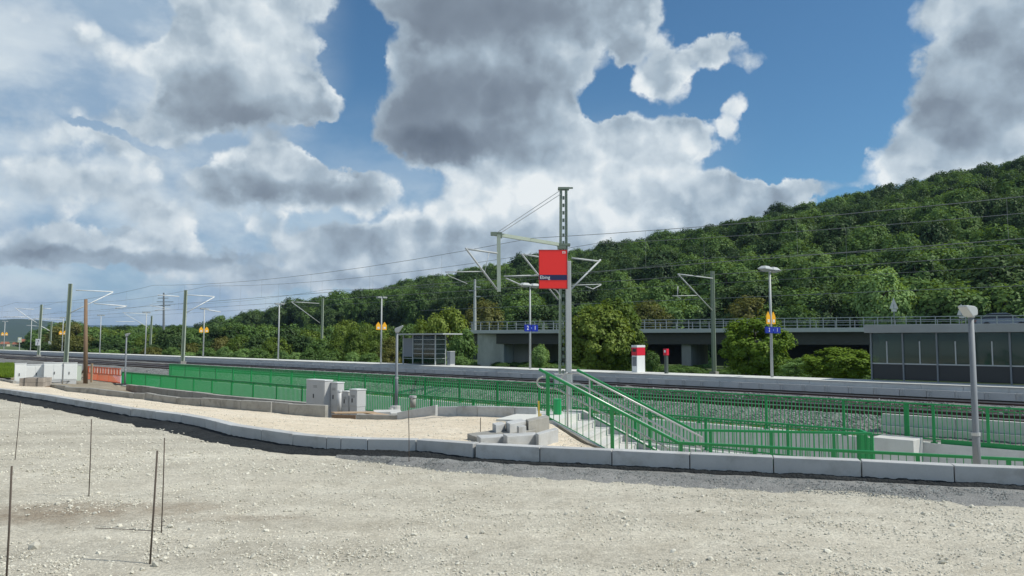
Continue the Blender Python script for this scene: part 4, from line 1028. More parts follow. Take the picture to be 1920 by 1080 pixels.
# ------------------------------------------------------------------ inner kerb edging
ik = struct('edging')
def run(pts, hts, L=1.0, m='kerb2', wdt=.14, parent=ik, name='edging_stone'):
    """pts: (x, ybottom, z)"""
    Wp = [at_z(*p) for p in pts]; 
    for i, (a, b) in enumerate(zip(Wp, Wp[1:])):
        n = max(1, round((b - a).length / L)); ha, hb = hts[i], hts[i + 1]
        for k in range(n):
            p = a.lerp(b, k / n); q = a.lerp(b, (k + 1) / n); d = (q - p); d.normalize(); p = p + d * .007; q = q - d * .007
            h0 = ha + (hb - ha) * k / n; h1 = ha + (hb - ha) * (k + 1) / n; nn = Vector((-d.y, d.x, 0)).normalized() * wdt
            j = rnd.uniform(-.012, .012)
            vs = [p - Z * .2, q - Z * .2, q - Z * .2 + nn, p - Z * .2 + nn, p + Z * (h0 + j), q + Z * (h1 + j), q + Z * (h1 + j) + nn, p + Z * (h0 + j) + nn]
            MB().add(vs, [(3, 2, 1, 0), (4, 5, 6, 7), (0, 1, 5, 4), (1, 2, 6, 5), (2, 3, 7, 6), (3, 0, 4, 7)]).build(name, M[m], parent, bevel=.01)
run([(-160, 704, -.5), (-60, 706, -.5), (24, 721, -.48)], [.2, .2, .17])
run([(84, 727, -.43), (122, 732, -.41)], [.17, .17])
run([(120, 735, -.41), (165, 737.5, -.42), (200, 742, -.44), (250, 748, -.46), (270, 749, -.46)], [.20, .20, .2, .2, .2])
run([(270, 750, -.46), (300, 756, -.47), (330, 760, -.48), (376, 762, -.48), (451, 769, -.5), (508, 773, -.52)], [.24, .25, .25, .26, .28, .29])
run([(509, 775, -.53), (541, 779, -.54), (610, 783, -.55)], [.32, .33, .34])
run([(668, 787, -.55), (745, 788, -.52)], [.14, .13], L=1.2)
run([(744, 788, -.52), (817, 779, -.35)], [.20, .26], m='kerb')
run([(820, 780, -.33), (895, 781, -.23), (965, 784, -.2), (1006, 785, -.2)], [.24, .25, .26, .26], m='kerb')
# higher coping strip along the foot of the front fence on the left
run([(236, 729, -1.30), (330, 741, -1.34), (420, 752, -1.38), (520, 762, -1.42), (575, 767, -1.42)], [.26, .26, .26, .26, .26], L=1.6, m='kerb2', wdt=.3)
# lamp base ring
p = at_Y(743, 770, 24.6)
t = thing('lamp_base', p, 'pale concrete base slab with a round socket under the street lamp right of the cabinets', 'concrete base')
MB().box(at_Y(726, 775, 23.9) - Z * .36, (.85, .7, .89), ax=Vector((.98, .2, 0))).build('slab', M['conc'], t, bevel=.01)
MB().box(at_Y(752, 779, 22.9) - Z * .36, (.66, .5, .92), ax=Vector((.98, .2, 0))).build('slab', M['conc'], t, bevel=.01)
c = at_Y(741, 769, 25.0); MB().tube([c - Z * .1, c + Z * .14], .17, 18).build('socket', M['conc'], t, smooth=False)
c = at_Y(733, 770, 24.8); MB().tube([c - Z * .1, c + Z * .09], .07, 12).build('socket', M['conc'], t)
# boards
for i, (x0, y0, x1, y1, Y0, Y1, lb) in enumerate(((624, 774, 702, 773, 21.9, 22.6, 'longest weathered timber board lying by the cabinets'), (622, 782, 667, 783, 21.2, 21.2, 'short dark timber board on edge at the end of the dark edging stones'),
        (686, 773, 722, 779, 22.6, 22.0, 'reddish board lying askew between the cabinets and the lamp base'), (696, 777, 718, 777, 22.0, 22.2, 'small pale board lying beside the lamp base'))):
    a = at_Y(x0, y0, Y0); b = at_Y(x1, y1, Y1)
    t = thing('timber_board', (a + b) / 2, lb, 'board'); MB().bar(a, b, .30 if i != 1 else .05, .035 if i != 1 else .14).build('board', M['wood'] if i == 1 else M['board'], t, bevel=.004)
# ------------------------------------------------------------------ pile of kerb stones by the stairs
def block(xa, ya, xb, yb, Ya, Yb, h, w, label, m='kerb', tilt=0.0, hb=None, lift=0.0):
    """stone whose lower front edge runs from pixel a to pixel b"""
    a = at_Y(xa, ya, Ya); b = at_Y(xb, yb, Yb); d = b - a; d.normalize(); n = Vector((-d.y, d.x, 0)).normalized() * w; hb = hb or h
    t = thing('kerb_stone', (a + b) / 2, label, 'kerb stone')
    up = Z * 1.0 + n.normalized() * tilt
    vs = [a, b, b + n, a + n, a + up * h, b + up * hb, b + up * hb + n, a + up * h + n]
    MB().add(vs, [(3, 2, 1, 0), (4, 5, 6, 7), (0, 1, 5, 4), (1, 2, 6, 5), (2, 3, 7, 6), (3, 0, 4, 7)]).build('stone', M[m], t, bevel=.009)
    return t
def block3(A, B, C, YA, YB, YC, h, label, m='kerb', hc=None):
    """box with its nearest lower corner B, end face towards A, long face towards C"""
    a, b, c = at_Y(*A, YA), at_Y(*B, YB), at_Y(*C, YC); a.z = c.z = b.z = (a.z + b.z + c.z) / 3 if hc is None else b.z
    if hc is not None: c.z = at_Y(*C, YC).z
    d = a + (c - b); t = thing('kerb_stone', b, label, 'kerb stone'); hc = hc or h; lo = Z * -.03
    vs = [a + lo, b + lo, c + lo, d + lo, a + Z * h, b + Z * h, c + Z * hc, d + Z * hc]
    o = MB().add(vs, [(3, 2, 1, 0), (4, 5, 6, 7), (0, 1, 5, 4), (1, 2, 6, 5), (2, 3, 7, 6), (3, 0, 4, 7)]).build('stone', M[m], t, bevel=.008); fixn(o); return t
block3((876, 822), (899, 826), (1006, 820), 11.5, 10.95, 12.0, .075, 'flat kerb stone lying lowest and farthest left under the pile', 'kerb2')
block3((894, 830), (901, 832), (950, 834), 10.75, 10.45, 10.62, .10, 'short kerb stone in front of the pile, its dark end nearest the kerb')
block3((943, 832), (951, 834), (1012, 836), 10.60, 10.32, 10.60, .115, 'kerb stone in the front row of the pile, right of the shortest front stone', hc=.16)
block3((1004, 836), (1010, 837), (1047, 828), 10.55, 10.36, 11.3, .16, 'slanting pale kerb stone at the right front of the pile pointing to the stairs', hc=.19)
block3((923, 813), (930, 815), (948, 813), 11.9, 11.6, 11.85, .155, 'upright kerb stone at the left end of the back row of the pile')
block3((948, 814), (956, 815), (986, 811), 11.9, 11.55, 12.0, .18, 'upright kerb stone in the middle of the back row, tallest of the pile')
block3((969, 813), (973, 814), (987, 812), 11.5, 11.35, 11.5, .110, 'small broken kerb stone leaning in the middle of the back row')
block3((986, 812), (991, 814), (1030, 806), 12.2, 11.9, 12.6, .215, 'wide grey kerb stone at the right of the back row beside the yellow stake', 'kerb2')
# ------------------------------------------------------------------ rods, stakes
for (xt, yt, xb, yb, r, lb) in ((38.7, 752, 27.5, 863, .006, 'thin iron rod near the left edge, farthest back, leaning right'), (22, 874, 11, 1100, .008, 'thickest looking iron rod, cut by the bottom of the picture at the left edge'),
        (171.5, 786, 166.5, 931, .0065, 'iron rod standing alone between the left edge and the pair of rods'), (295, 845, 280.5, 1056, .009, 'nearer and more leaning rod of the pair of iron rods'),
        (308.5, 821, 302.5, 996, .006, 'farther and more upright rod of the pair of iron rods'), (766, 764, 767, 871, .0065, 'iron rod standing in front of the kerb in the middle of the picture')):
    b = at_z(xb, yb, 0.0); tp = at_Y(xt, yt, b.y + rnd.uniform(-.03, .06))
    t = thing('iron_rod', b, lb, 'iron rod', 'iron rods stuck in the gravel'); MB().tube([b - Z * .08, b.lerp(tp, .5) + Vector((.003, 0, 0)), tp], r * .8, 8).build('rod', M['rust'], t, smooth=True)
b = at_Y(901, 812, 12.0); t = thing('iron_rod', b, 'short thin rod in the sand just left of the pile of kerb stones', 'iron rod'); MB().tube([b - Z * .05, at_Y(901, 783, 12.0)], .006, 6).build('rod', M['rust'], t)
b = at_Y(1011.5, 809, 13.2); t = thing('wooden_stake', b, 'yellow wooden stake at the top of the stair railing', 'stake')
MB().bar(b - Z * .1, at_Y(1010, 752, 13.2), .038, .03).build('stake', M['yellowwood'], t); MB().bar(b + Vector((.03, .02, -.1)), at_Y(1014, 775, 13.25), .02, .02).build('batten', M['yellowwood'], t)
# dark strand laid on the gravel to draw a rod's cast shadow
t = thing('rod_shadow', at_z(290, 996, .01), 'thin dark strand on the gravel drawing the cast shadow of the farther rod', 'wire')
MB().tube([at_z(302, 996, .012), at_z(262, 994, .02), at_z(225, 992, .012), at_z(178, 990, .015)], .003, 5).build('wire', M['rust'], t)
# loose stones (also the shapes of the scattered gravel)
def rock(seed, r=1.0):
    import bmesh
    bm = bmesh.new(); bmesh.ops.create_icosphere(bm, subdivisions=1, radius=r); q = random.Random(seed)
    s = Vector((1, q.uniform(.6, .9), q.uniform(.4, .7)))
    for v in bm.verts: v.co = Vector((v.co.x * s.x, v.co.y * s.y, v.co.z * s.z)) * q.uniform(.72, 1.2)
    me = bpy.data.meshes.new('stone'); bm.to_mesh(me); bm.free(); return me
protoS, protoB = [], []
STONES = [(65, 1026, .055, 'biggest pale loose stone on the gravel between the left edge and the rod pair'), (184, 926, .035, 'loose pale stone at the foot of the lone iron rod'), (905, 1000, .03, 'loose stone on the open gravel at the bottom centre'), (1320, 960, .03, 'loose stone on the grey gravel below the kerb right of centre')]
for i, (x, y, r, lb) in enumerate(STONES):
    me = rock(40 + i); me.materials.append(M['stone']); o = bpy.data.objects.new('loose_stone', me); COL.objects.link(o)
    p = at_z(x, y, 0); o.location = p + Z * (r * .3 + near_z(p.x, p.y)); o.scale = (r,) * 3; o.rotation_euler = (0, 0, i * 1.3); tag(o, lb, 'stone'); protoS.append(o)
for i, (x, y) in enumerate(((1612, 806), (1560, 800), (1500, 797))):
    me = rock(60 + i); me.materials.append(M['bstone']); o = bpy.data.objects.new('ballast_stone', me); COL.objects.link(o)
    p = at_P(x, y, 24.3); o.location = Vector((p.x, p.y, -1.2)); o.scale = (.07,) * 3
    tag(o, ('dark ballast stone at the foot of the ballast slope, nearest the concrete block wall', 'dark ballast stone at the foot of the ballast slope, middle of three', 'dark ballast stone at the foot of the ballast slope, farthest from the block wall')[i], 'stone'); protoB.append(o)
def scatter_stones(name, n, fpos, smin, smax, protos, seed):
    q = np.random.RandomState(seed); P_, R_, S_, I_ = [], [], [], []
    while len(P_) < n:
        p = fpos(q)
        if p is None: continue
        s = smin + (smax - smin) * q.rand() ** 3
        P_.append((p[0], p[1], p[2] + s * .2)); R_.append(q.rand(3) * 6.28 * np.array((.12, .12, 1))); S_.append((s, s, s)); I_.append(q.randint(len(protos)))
    return scatter(name, P_, R_, S_, I_, protos)
def f_near(q):
    x = q.uniform(-150, 2080); a = (x - 960) / FPX; Y = 4.6 + 6.6 * q.rand() ** 1.15
    k, n = kerb_at(x)
    if Y > k.y - .12 - haunch_shade_w(x) * 1.4: return None
    X = a * Y; c = fb(X, Y, 1.1, 3)
    if c + .5 < q.rand() * .9: return None
    return (X, Y, near_z(X, Y))
scatter_stones('gravel', 34000, f_near, .004, .0155, protoS, 1)
scatter_stones('coarse_gravel', 350, f_near, .016, .036, protoS, 2)
def f_far(q):
    x = q.uniform(-200, 900); a = (x - 960) / FPX; k, n = kerb_at(x); t = q.uniform(.3, .97); Y = k.y * t
    return (a * Y, Y, near_z(a * Y, Y)) if 9 < Y < k.y - .2 - haunch_shade_w(x) * 1.5 else None
scatter_stones('far_gravel', 5000, f_far, .006, .026, protoS, 3)
def f_fines(q):
    x = q.uniform(700, 2080); k, n = kerb_at(x); w = interp([(560, .1), (760, .4), (900, .8), (1500, .85), (2300, .8)], x); t = q.rand()
    p = k - n * (t * w + .02 + haunch_shade_w(x)); hump = interp([(560, .01), (700, .05), (800, .05), (880, .065), (960, .04), (1100, .02), (2300, .016)], x)
    return (p.x, p.y, near_z(p.x, p.y) + hump * math.sin(math.pi * min(1, t * 1.1)))
scatter_stones('crushed_stone', 16000, f_fines, .003, .013, protoB, 4)
def f_bal(q):
    u = F1b - 2 - (q.rand() ** 1.6) * 62; P = q.uniform(23.95, 25.75)
    if u > Pu(1653, 24.6, -.66) - .05: return None
    z = interp([(24.05, -1.33), (24.5, -1.18), (25.0, -1.02), (25.6, -.86), (25.8, -.84)], P); w = W(u, P, z); return (w.x, w.y, w.z)
scatter_stones('ballast', 30000, f_bal, .022, .055, protoB, 5)
def f_mound(q):
    u = 30 - (q.rand() ** 1.4) * 90; P = q.uniform(28.2, 30.2)
    z = interp([(28.2, -.86), (28.7, -.70), (29.1, -.60), (29.4, -.605), (29.9, -.72), (30.4, -.86)], P); w = W(u, P, z); return (w.x, w.y, w.z)
scatter_stones('ballast', 9000, f_mound, .025, .06, protoB, 6)
def f_sand(q):
    x = q.uniform(100, 1095); k, n = kerb_at(x, .2); f = inner_at(x); t = q.rand(); p = Vector((k.x, k.y, .15)).lerp(f, t); return (p.x, p.y, p.z + .03 * fb(p.x, p.y, .8, 4) * math.sin(math.pi * t))
scatter_stones('sand_stones', 3000, f_sand, .006, .022, protoS, 7)
# ------------------------------------------------------------------ things on the platform
b = at_P(1190, 698, 34.4); b.z = -.18
t = thing('ticket_machine', b, 'white and red ticket machine standing on the platform right of the big yellow green tree', 'ticket machine')
def loc(u, v, z): return b + U * u + V * v + Z * z
MB().box(loc(0, .38, .46), (.34, .78, .92), ax=U).build('base', M['whitep'], t, bevel=.01)
MB().box(loc(0, .38, 1.14), (.36, .80, .44), ax=U).build('red_casing', M['pink'], t, bevel=.01)
MB().box(loc(0, .38, 1.42), (.37, .82, .12), ax=U).build('top', M['whitep'], t, bevel=.01)
MB().box(loc(-.0, -.025, 1.20), (.22, .01, .16), ax=U).build('screen', M['dark'], t)
MB().box(loc(-.0, -.018, .60), (.26, .01, .5), ax=U).build('front_panel', M['galv'], t)
b = at_P(1249.5, 699, 34.5); b.z = -.18
t = thing('ticket_validator', b, 'slim grey post with a small red head right of the ticket machine', 'ticket validator')
MB().box(b + Z * .50, (.14, .18, 1.0), ax=U).build('post', mat('dark green grey post', (.07, .09, .08), .5), t); MB().box(b + Z * 1.13, (.20, .24, .34), ax=U).build('head', M['pink'], t, bevel=.01); MB().box(b + Z * 1.17 - V * .125, (.10, .01, .13), ax=U).build('panel', M['white'], t)
# waiting shelter
b = at_P(785, 682, 34.75); b.z = -.18; ua = Pu(756, 34.75, -.18); ub = Pu(816, 34.75, -.18); L = ub - ua; Dp = .95; Hs = 2.12
t = thing('waiting_shelter', b, 'glass and steel waiting shelter with a flat roof, on the platform beside the bushes', 'shelter')
def sp(u, v, z): return W(ua + u, 34.75 + v, -.18 + z)
for u in (0, L * .31, L * .62, L): MB().box(sp(u, 0, Hs / 2), (.07, .07, Hs), ax=U).build('post', M['galv_lt'], t)
for u in (0, L): MB().box(sp(u, Dp, Hs / 2), (.07, .07, Hs), ax=U).build('post', M['galv_lt'], t)
MB().box(sp(L / 2 + .5, Dp / 2, Hs + .06), (L + 1.6, Dp + .9, .09), ax=U).build('roof', M['galv_lt'], t, bevel=.01)
for k in range(1, 6):
    z = .12 + k * .335
    MB().bar(sp(L * .31, -.01, z), sp(L, -.01, z), .04, .035).build('glazing_bar', M['galv_lt'], t); MB().bar(sp(L, 0, z), sp(L, Dp, z), .04, .035).build('glazing_bar', M['galv_lt'], t)
MB().bar(sp(0, -.01, .42), sp(L * .31, -.01, .42), .04, .035).build('glazing_bar', M['galv_lt'], t)
MB().box(sp(L * .155, -.02, 1.22), (L * .31 - .1, .05, 1.35), ax=U).build('timetable_board', M['galv'], t)
for a, c in ((.31, .62), (.62, 1)): MB().box(sp(L * (a + c) / 2, .02, Hs / 2), (L * (c - a) - .07, .012, Hs - .2), ax=U).build('pane', M['glass_sh'], t)
MB().box(sp(L, Dp / 2, Hs / 2), (.012, Dp - .08, Hs - .2), ax=U).build('pane', M['glass_sh'], t)
MB().box(sp(L / 2, Dp, Hs / 2), (L, .03, Hs), ax=U).build('rear_panel', M['panel_dk'], t); MB().box(sp(L / 2, Dp - .25, .45), (L * .8, .35, .05), ax=U).build('bench', M['wood'], t)
b = at_P(838, 683, 35.0); b.z = -.18; cabinet('platform_bin', b, U, .34, .45, .95, 'grey box standing against the right end of the waiting shelter', cat='box', mm='galv')
# glass wall with slab roof
PG = 35.2; zB, zT = -.18, 1.90; gx = [1635, 1694.5, 1758.5, 1829, 1896, 1968, 2046]
t = thing('glass_wall', W(Pu(1635, PG, zB), PG, zB), 'long greenish glass wall with dark lower panels under a pale slab, right side of the platform', 'glass wall')
gu = [Pu(x, PG, .5) for x in gx]; zs_ = .56
for u in gu: MB().box(W(u, PG - .03, (zB + zT) / 2), (.06, .10, zT - zB), ax=U).build('post', M['galv'], t)
for a, c in zip(gu, gu[1:]):
    m_ = (a + c) / 2; w_ = c - a - .06
    MB().box(W(m_, PG, (zs_ + zT) / 2), (w_, .012, zT - zs_ - .04), ax=U).build('pane', M['glass'], t)
    MB().box(W(m_, PG, (zB + zs_) / 2 + .02), (w_, .03, zs_ - zB - .08), ax=U).build('lower_panel', M['panel_dk'], t)
    MB().box(W(m_, PG - .02, zs_), (w_, .06, .05), ax=U).build('sill', M['galv_lt'], t)
    MB().box(W(m_, PG - .03, zs_ + .50), (.045, .04, .95), ax=U).build('half_post', M['galv_lt'], t)
t = thing('roof_slab', W(gu[0], PG, zT), 'pale concrete roof slab resting on the glass wall at the right edge', 'roof slab')
u0 = Pu(1620, PG - .3, 2.0); MB().box(W((u0 + gu[-1] + 1) / 2, PG + .75, zT + .17), (gu[-1] + 1 - u0, 2.1, .335), ax=U).build('slab', M['canopy'], t, bevel=.01)
# wall behind the glass
t = thing('rear_wall', W(gu[0], PG + 1.8, zB), 'dim grey green wall seen through the glass wall', 'wall')
MB().box(W((gu[0] + gu[-1]) / 2, PG + 1.72, .82), (gu[-1] - gu[0] + .4, .12, 2.1), ax=U).build('wall', mat('mossy grey wall', (.12, .19, .145), .85, var=.35, vscale=1.2, stretch=(1, 1, 3)), t)
# ------------------------------------------------------------------ road bridge
BD = Vector((.894, -.448, 0)); BN = Vector((.448, .894, 0)); B0 = Vector((32.9, 72.0, 0))
def Bp(s, n, z): return B0 + BD * s + BN * n + Z * z
def bs_of(x):
    a = (x - 960) / FPX * .9976; return (a * B0.y - B0.x) / (BD.x - a * BD.y)
sL, sR = bs_of(880), bs_of(2060)
t = thing('road_bridge', Bp(sL, 0, 1.0), 'long low concrete road bridge with a steel railing beyond the platform', 'bridge')
MB().box(Bp((sL + sR) / 2, .15, 2.56), (sR - sL, .30, .42), ax=BD).build('edge_beam', mat('pale bridge edge beam', (.52, .53, .51), .85, var=.08, vscale=.7), t, bevel=.02)
MB().box(Bp((sL + sR) / 2, 6.2, 2.45), (sR - sL, 11.7, .34), ax=BD).build('deck', M['asphalt'], t)
MB().box(Bp((sL + sR) / 2, 12.2, 2.56), (sR - sL, .30, .42), ax=BD).build('edge_beam', M['conc_dk'], t)
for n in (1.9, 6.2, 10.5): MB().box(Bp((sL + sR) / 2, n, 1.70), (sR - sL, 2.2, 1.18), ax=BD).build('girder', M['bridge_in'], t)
# piers and abutment
s1, s2, s3 = bs_of(893), bs_of(943), bs_of(990)
MB().slab([Bp(s1, .3, 2.34), Bp(s2 - .4, 1.0, 2.34), Bp(s2 - .4, 12, 2.34), Bp(s1, 12, 2.34)], (0, 0, -4.6)).build('abutment', M['abut'], t)
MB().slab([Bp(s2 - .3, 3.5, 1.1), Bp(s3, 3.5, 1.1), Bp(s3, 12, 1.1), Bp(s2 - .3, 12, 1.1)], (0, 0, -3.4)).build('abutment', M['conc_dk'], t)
for x, w_ in ((1281, 1.0), (1640, 1.0)):
    s = bs_of(x); MB().box(Bp(s, 5.5, 0), (w_, 8.5, 2.4), ax=BD).build('pier', M['conc_dk'], t)
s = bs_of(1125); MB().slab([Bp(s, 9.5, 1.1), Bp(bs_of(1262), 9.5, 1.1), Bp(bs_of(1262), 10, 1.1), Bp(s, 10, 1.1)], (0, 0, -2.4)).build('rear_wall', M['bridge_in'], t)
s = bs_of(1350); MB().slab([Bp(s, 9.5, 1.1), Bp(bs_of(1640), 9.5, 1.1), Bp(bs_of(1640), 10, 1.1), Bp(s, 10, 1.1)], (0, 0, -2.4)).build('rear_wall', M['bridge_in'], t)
# railing of the bridge
r = thing('bridge_railing', Bp(sL, .15, 2.77), 'pale steel railing with close posts along the near edge of the road bridge', 'railing')
MB().bar(Bp(sL, .1, 3.74), Bp(sR, .1, 3.74), .09, .07).build('top_rail', M['galv_lt'], r)
for z in (3.30, 3.02): MB().bar(Bp(sL, .1, z), Bp(sR, .1, z), .05, .045).build('middle_rail', M['galv_lt'], r)
me = mesh_of(MB().box((0, 0, .48), (.075, .075, .96)), 'post', M['galv_lt']); n = int((sR - sL) / 1.2)
for i in range(n): inst('post', me, r, Bp(sL + .3 + i * 1.2, .1, 2.77) - r.location, (0, 0, Zr(BD)))
r = thing('bridge_railing', Bp(sL, 12.2, 2.77), 'far railing of the road bridge, seen through the near one', 'railing')
MB().bar(Bp(sL, 12.2, 3.74), Bp(sR, 12.2, 3.74), .09, .07).bar(Bp(sL, 12.2, 3.25), Bp(sR, 12.2, 3.25), .05).build('rail', M['galv_lt'], r)
me = mesh_of(MB().box((0, 0, .48), (.075, .075, .96)), 'post', M['galv_lt'])
for i in range(int(n / 1.5)): inst('post', me, r, Bp(sL + .3 + i * 2.0, 12.2, 2.77) - r.location, (0, 0, Zr(BD)))
# road signs seen from behind
for x, lb in ((1677, 'pale back of a triangular road sign in front of the lone light green tree'), (1803.5, 'pale back of a triangular road sign just left of the nearest lamp head')):
    s = bs_of(x) ; p = Bp(s, 10.8, 2.62); p = at_Y(x, 612, Bp(s, .7, 0).y); p.z = 2.70
    t = thing('road_sign', p, lb, 'road sign'); Hh = 1.75 if x < 1700 else 1.05
    MB().tube([p, p + Z * (Hh + .55)], .04, 8).build('post', M['galv'], t)
    c = p + Z * (Hh + .1); e = Vector((1, 0, 0)); mb = MB().slab([c - e * .42 - Vector((0, .03, 0)), c + e * .42 - Vector((0, .03, 0)), c + Z * 1.05 - Vector((0, .03, 0))], (0, .03, 0)); o = mb.build('triangle_plate', M['galv_lt'], t); fixn(o)
    MB().box(c - Z * .16 - Vector((0, .04, 0)), (.5, .03, .22)).build('small_plate', M['galv_lt'], t)
# parked / passing car on the bridge
s = bs_of(1893); cp = Bp(s, 4.0, 2.62)
t = thing('car', cp, 'silver blue car on the bridge at the right edge, seen over the railing', 'car')
def cb(x, y, z): return cp + BD * x + BN * y + Z * z
def loft(prof, hw, mm, nm, par, shrink=None):
    n = len(prof); mb = MB()
    vs = [cb(x, -hw + (shrink or (lambda z: 0))(z), z) for x, z in prof] + [cb(x, hw - (shrink or (lambda z: 0))(z), z) for x, z in prof]
    mb.add(vs, [tuple(range(n)), tuple(reversed(range(n, 2 * n)))] + [((i + 1) % n, i, n + i, n + (i + 1) % n) for i in range(n)]); o = mb.build(nm, mm, par, bevel=.03); fixn(o); return o
body = loft([(-2.15, .35), (-2.2, .62), (-2.1, .86), (-1.4, .94), (1.0, .96), (1.75, .86), (2.15, .72), (2.2, .45), (2.1, .3), (-2.0, .28)], .87, M['carpaint'], 'body', t)
loft([(-1.75, .93), (-1.2, 1.38), (-.9, 1.44), (.2, 1.45), (.55, 1.38), (1.2, .95)], .80, M['panel_dk'], 'window', t, lambda z: (z - .93) * .28)
loft([(-1.22, 1.385), (-.9, 1.465), (.2, 1.475), (.56, 1.385)], .68, M['carpaint'], 'roof', t)
for x in (-1.35, 1.35):
    for y in (-.8, .8): MB().tube([cb(x, y - .1, .32), cb(x, y + .1, .32)], .32, 18).build('wheel', M['tyre'], t, smooth=False)
for y in (-.6, .6): MB().box(cb(2.16, y, .66), (.08, .3, .12), ax=BD).build('headlight', M['whitep'], t); MB().box(cb(-2.17, y, .74), (.06, .28, .14), ax=BD).build('tail_light', M['pink'], t)
# houses far away
def house(x, ytop, ybase, Y, wpx, label, roof='roof'):
    b = at_Y(x, ybase, Y); w = wpx * Y / FPX; h = (ybase - ytop) * Y / FPX
    t = thing('house', b, label, 'house'); MB().box(b + Z * h * .3, (w, w * .7, h * .6)).build('wall', M['plaster'], t)
    mb = MB(); c = b + Z * h * .6; q = w * .54; d = w * .4
    mb.add([c + Vector((-q, -d, 0)), c + Vector((q, -d, 0)), c + Vector((q, d, 0)), c + Vector((-q, d, 0)), c + Vector((-q, 0, h * .42)), c + Vector((q, 0, h * .42))], [(0, 1, 5, 4), (2, 3, 4, 5), (0, 4, 3), (1, 2, 5), (3, 2, 1, 0)]); mb.build('roof', M[roof], t)
    for k in (-.3, 0, .3): MB().box(b + Vector((w * k, -w * .355, h * .35)), (w * .1, .05, h * .2)).build('window', M['panel_dk'], t)
    return t
house(9, 641, 651, 420, 13, 'distant house with a reddish roof at the left edge'); house(31, 642, 651, 400, 12, 'small distant house with a reddish roof, second from the left edge', 'roof')
house(47, 636, 650, 460, 18, 'faint distant house just left of the tree line'); house(628, 609, 640, 230, 40, 'pale building showing among the trees left of the waiting shelter', 'plaster')
# ------------------------------------------------------------------ hill
RZ = [(-1500, -2), (-820, -2), (-643, 0), (-502, 4.5), (-409, 14), (-334, 22), (-294, 27), (-230, 34), (-184, 38), (-122, 44), (-46, 53), (0, 60), (150, 78), (500, 60)]
def foot(u): return 100 + max(0, min(150, (-u - 230) * .52))
def hill_z(u, P):
    zr = interp(RZ, u * 300 / max(P, 120) if P < 300 else u) if False else interp(RZ, u)
    P0 = foot(u); s = (P - P0) / (300 - P0)
    if s <= 0: return -2.15
    if s <= 1: z = -2.1 + (zr + 2.1) * (1 - (1 - s) ** 1.18)
    else: z = zr - (P - 300) * .06
    return z + 1.6 * nz(u, P, .02) * min(1, s * 3)
rows = []
for P in [100, 104, 110] + list(range(118, 300, 10)) + [300, 312, 330, 360, 420, 520, 700]:
    rows.append([tuple(W(u, P, hill_z(u, P))) for u in range(-1500, 420, 12)])
grid_obj('hill', rows, M['forestfloor'])
# far ridges
def ridge(name, Yd, prof, depth):
    rows = []
    for j in range(9):
        t = j / 8; row = []
        for x in range(-1400, 2400, 20):
            y = interp(prof, x) + 2.2 * fb(x, 0, .012, 4, Yd) ; top = at_Y(x, y, Yd).z
            Yv = Yd - depth * (1 - t); a = (x - 960) / FPX
            row.append((a * Yv, Yv, -3 + (top + 3) * math.sin(t * math.pi / 2) + (6 * fb(a * Yv, Yv, .004, 3) if 0 < j < 8 else 0)))
        rows.append(row)
    return grid_obj(name, rows, M['farhill'])
ridge('far_hills', 6500, [(-1400, 560), (0, 612), (120, 611), (220, 609), (330, 611), (430, 610), (560, 606), (900, 612), (2400, 600)], 1200)
ridge('wooded_hills', 2600, [(-1400, 570), (-300, 592), (0, 600), (60, 600), (110, 606), (150, 617), (220, 621), (330, 620), (450, 618), (2400, 612)], 900)
# ------------------------------------------------------------------ trees
def crown_mesh(name, seed, m, clumps=42, leaves=60, leaf=.085, shape=(1, 1, 1), cr=.30, low=0.0, ragged=.2, flat=0.0):
    """crown in a unit height: z from 0 to 1, radius about .5; leaf-sized faces grouped in clumps"""
    q = np.random.RandomState(seed); C = []
    while len(C) < clumps:
        p = q.uniform(-1, 1, 3)
        r = np.linalg.norm(p)
        if r > 1 or r < .25: continue
        p = p / r * (r ** .45) * (1 - ragged * q.rand() * .6)
        C.append(p)
    C = np.array(C); V_ = []; N = leaves * clumps
    idx = np.repeat(np.arange(clumps), leaves)
    rad = cr * (.65 + .6 * q.rand(clumps))[idx]
    d = q.normal(size=(N, 3)); d /= np.linalg.norm(d, axis=1)[:, None]
    rr = (q.rand(N) ** .4)
    cc = C[idx] * (1 - cr * .55)
    pos = cc + d * (rad * rr)[:, None]
    pos[:, 0] *= .5 * shape[0]; pos[:, 1] *= .5 * shape[1]; pos[:, 2] = .5 + pos[:, 2] * .5 * shape[2]
    out = pos - np.array((0, 0, .45)); out /= (np.linalg.norm(out, axis=1)[:, None] + 1e-6)
    nrm = d * .7 + out * .7 + np.array((0, 0, .55)) + q.normal(size=(N, 3)) * .45; nrm /= np.linalg.norm(nrm, axis=1)[:, None]
    t = np.cross(nrm, q.normal(size=(N, 3))); t /= np.linalg.norm(t, axis=1)[:, None]; b = np.cross(nrm, t)
    s = leaf * (.6 + .8 * q.rand(N))[:, None] * .5
    v = np.stack([pos - t * s, pos - b * s * .7 + nrm * s * .15, pos + t * s, pos + b * s * .7 + nrm * s * .15], 1).reshape(-1, 3)
    f = np.arange(N * 4).reshape(N, 4)
    me = bpy.data.meshes.new(name); me.vertices.add(len(v)); me.vertices.foreach_set('co', v.astype(np.float32).ravel())
    me.loops.add(N * 4); me.loops.foreach_set('vertex_index', f.ravel().astype(np.int32))
    me.polygons.add(N); me.polygons.foreach_set('loop_start', (np.arange(N) * 4).astype(np.int32)); me.polygons.foreach_set('loop_total', np.full(N, 4, dtype=np.int32))
    me.materials.append(m); me.update(calc_edges=True); me.validate(); return me
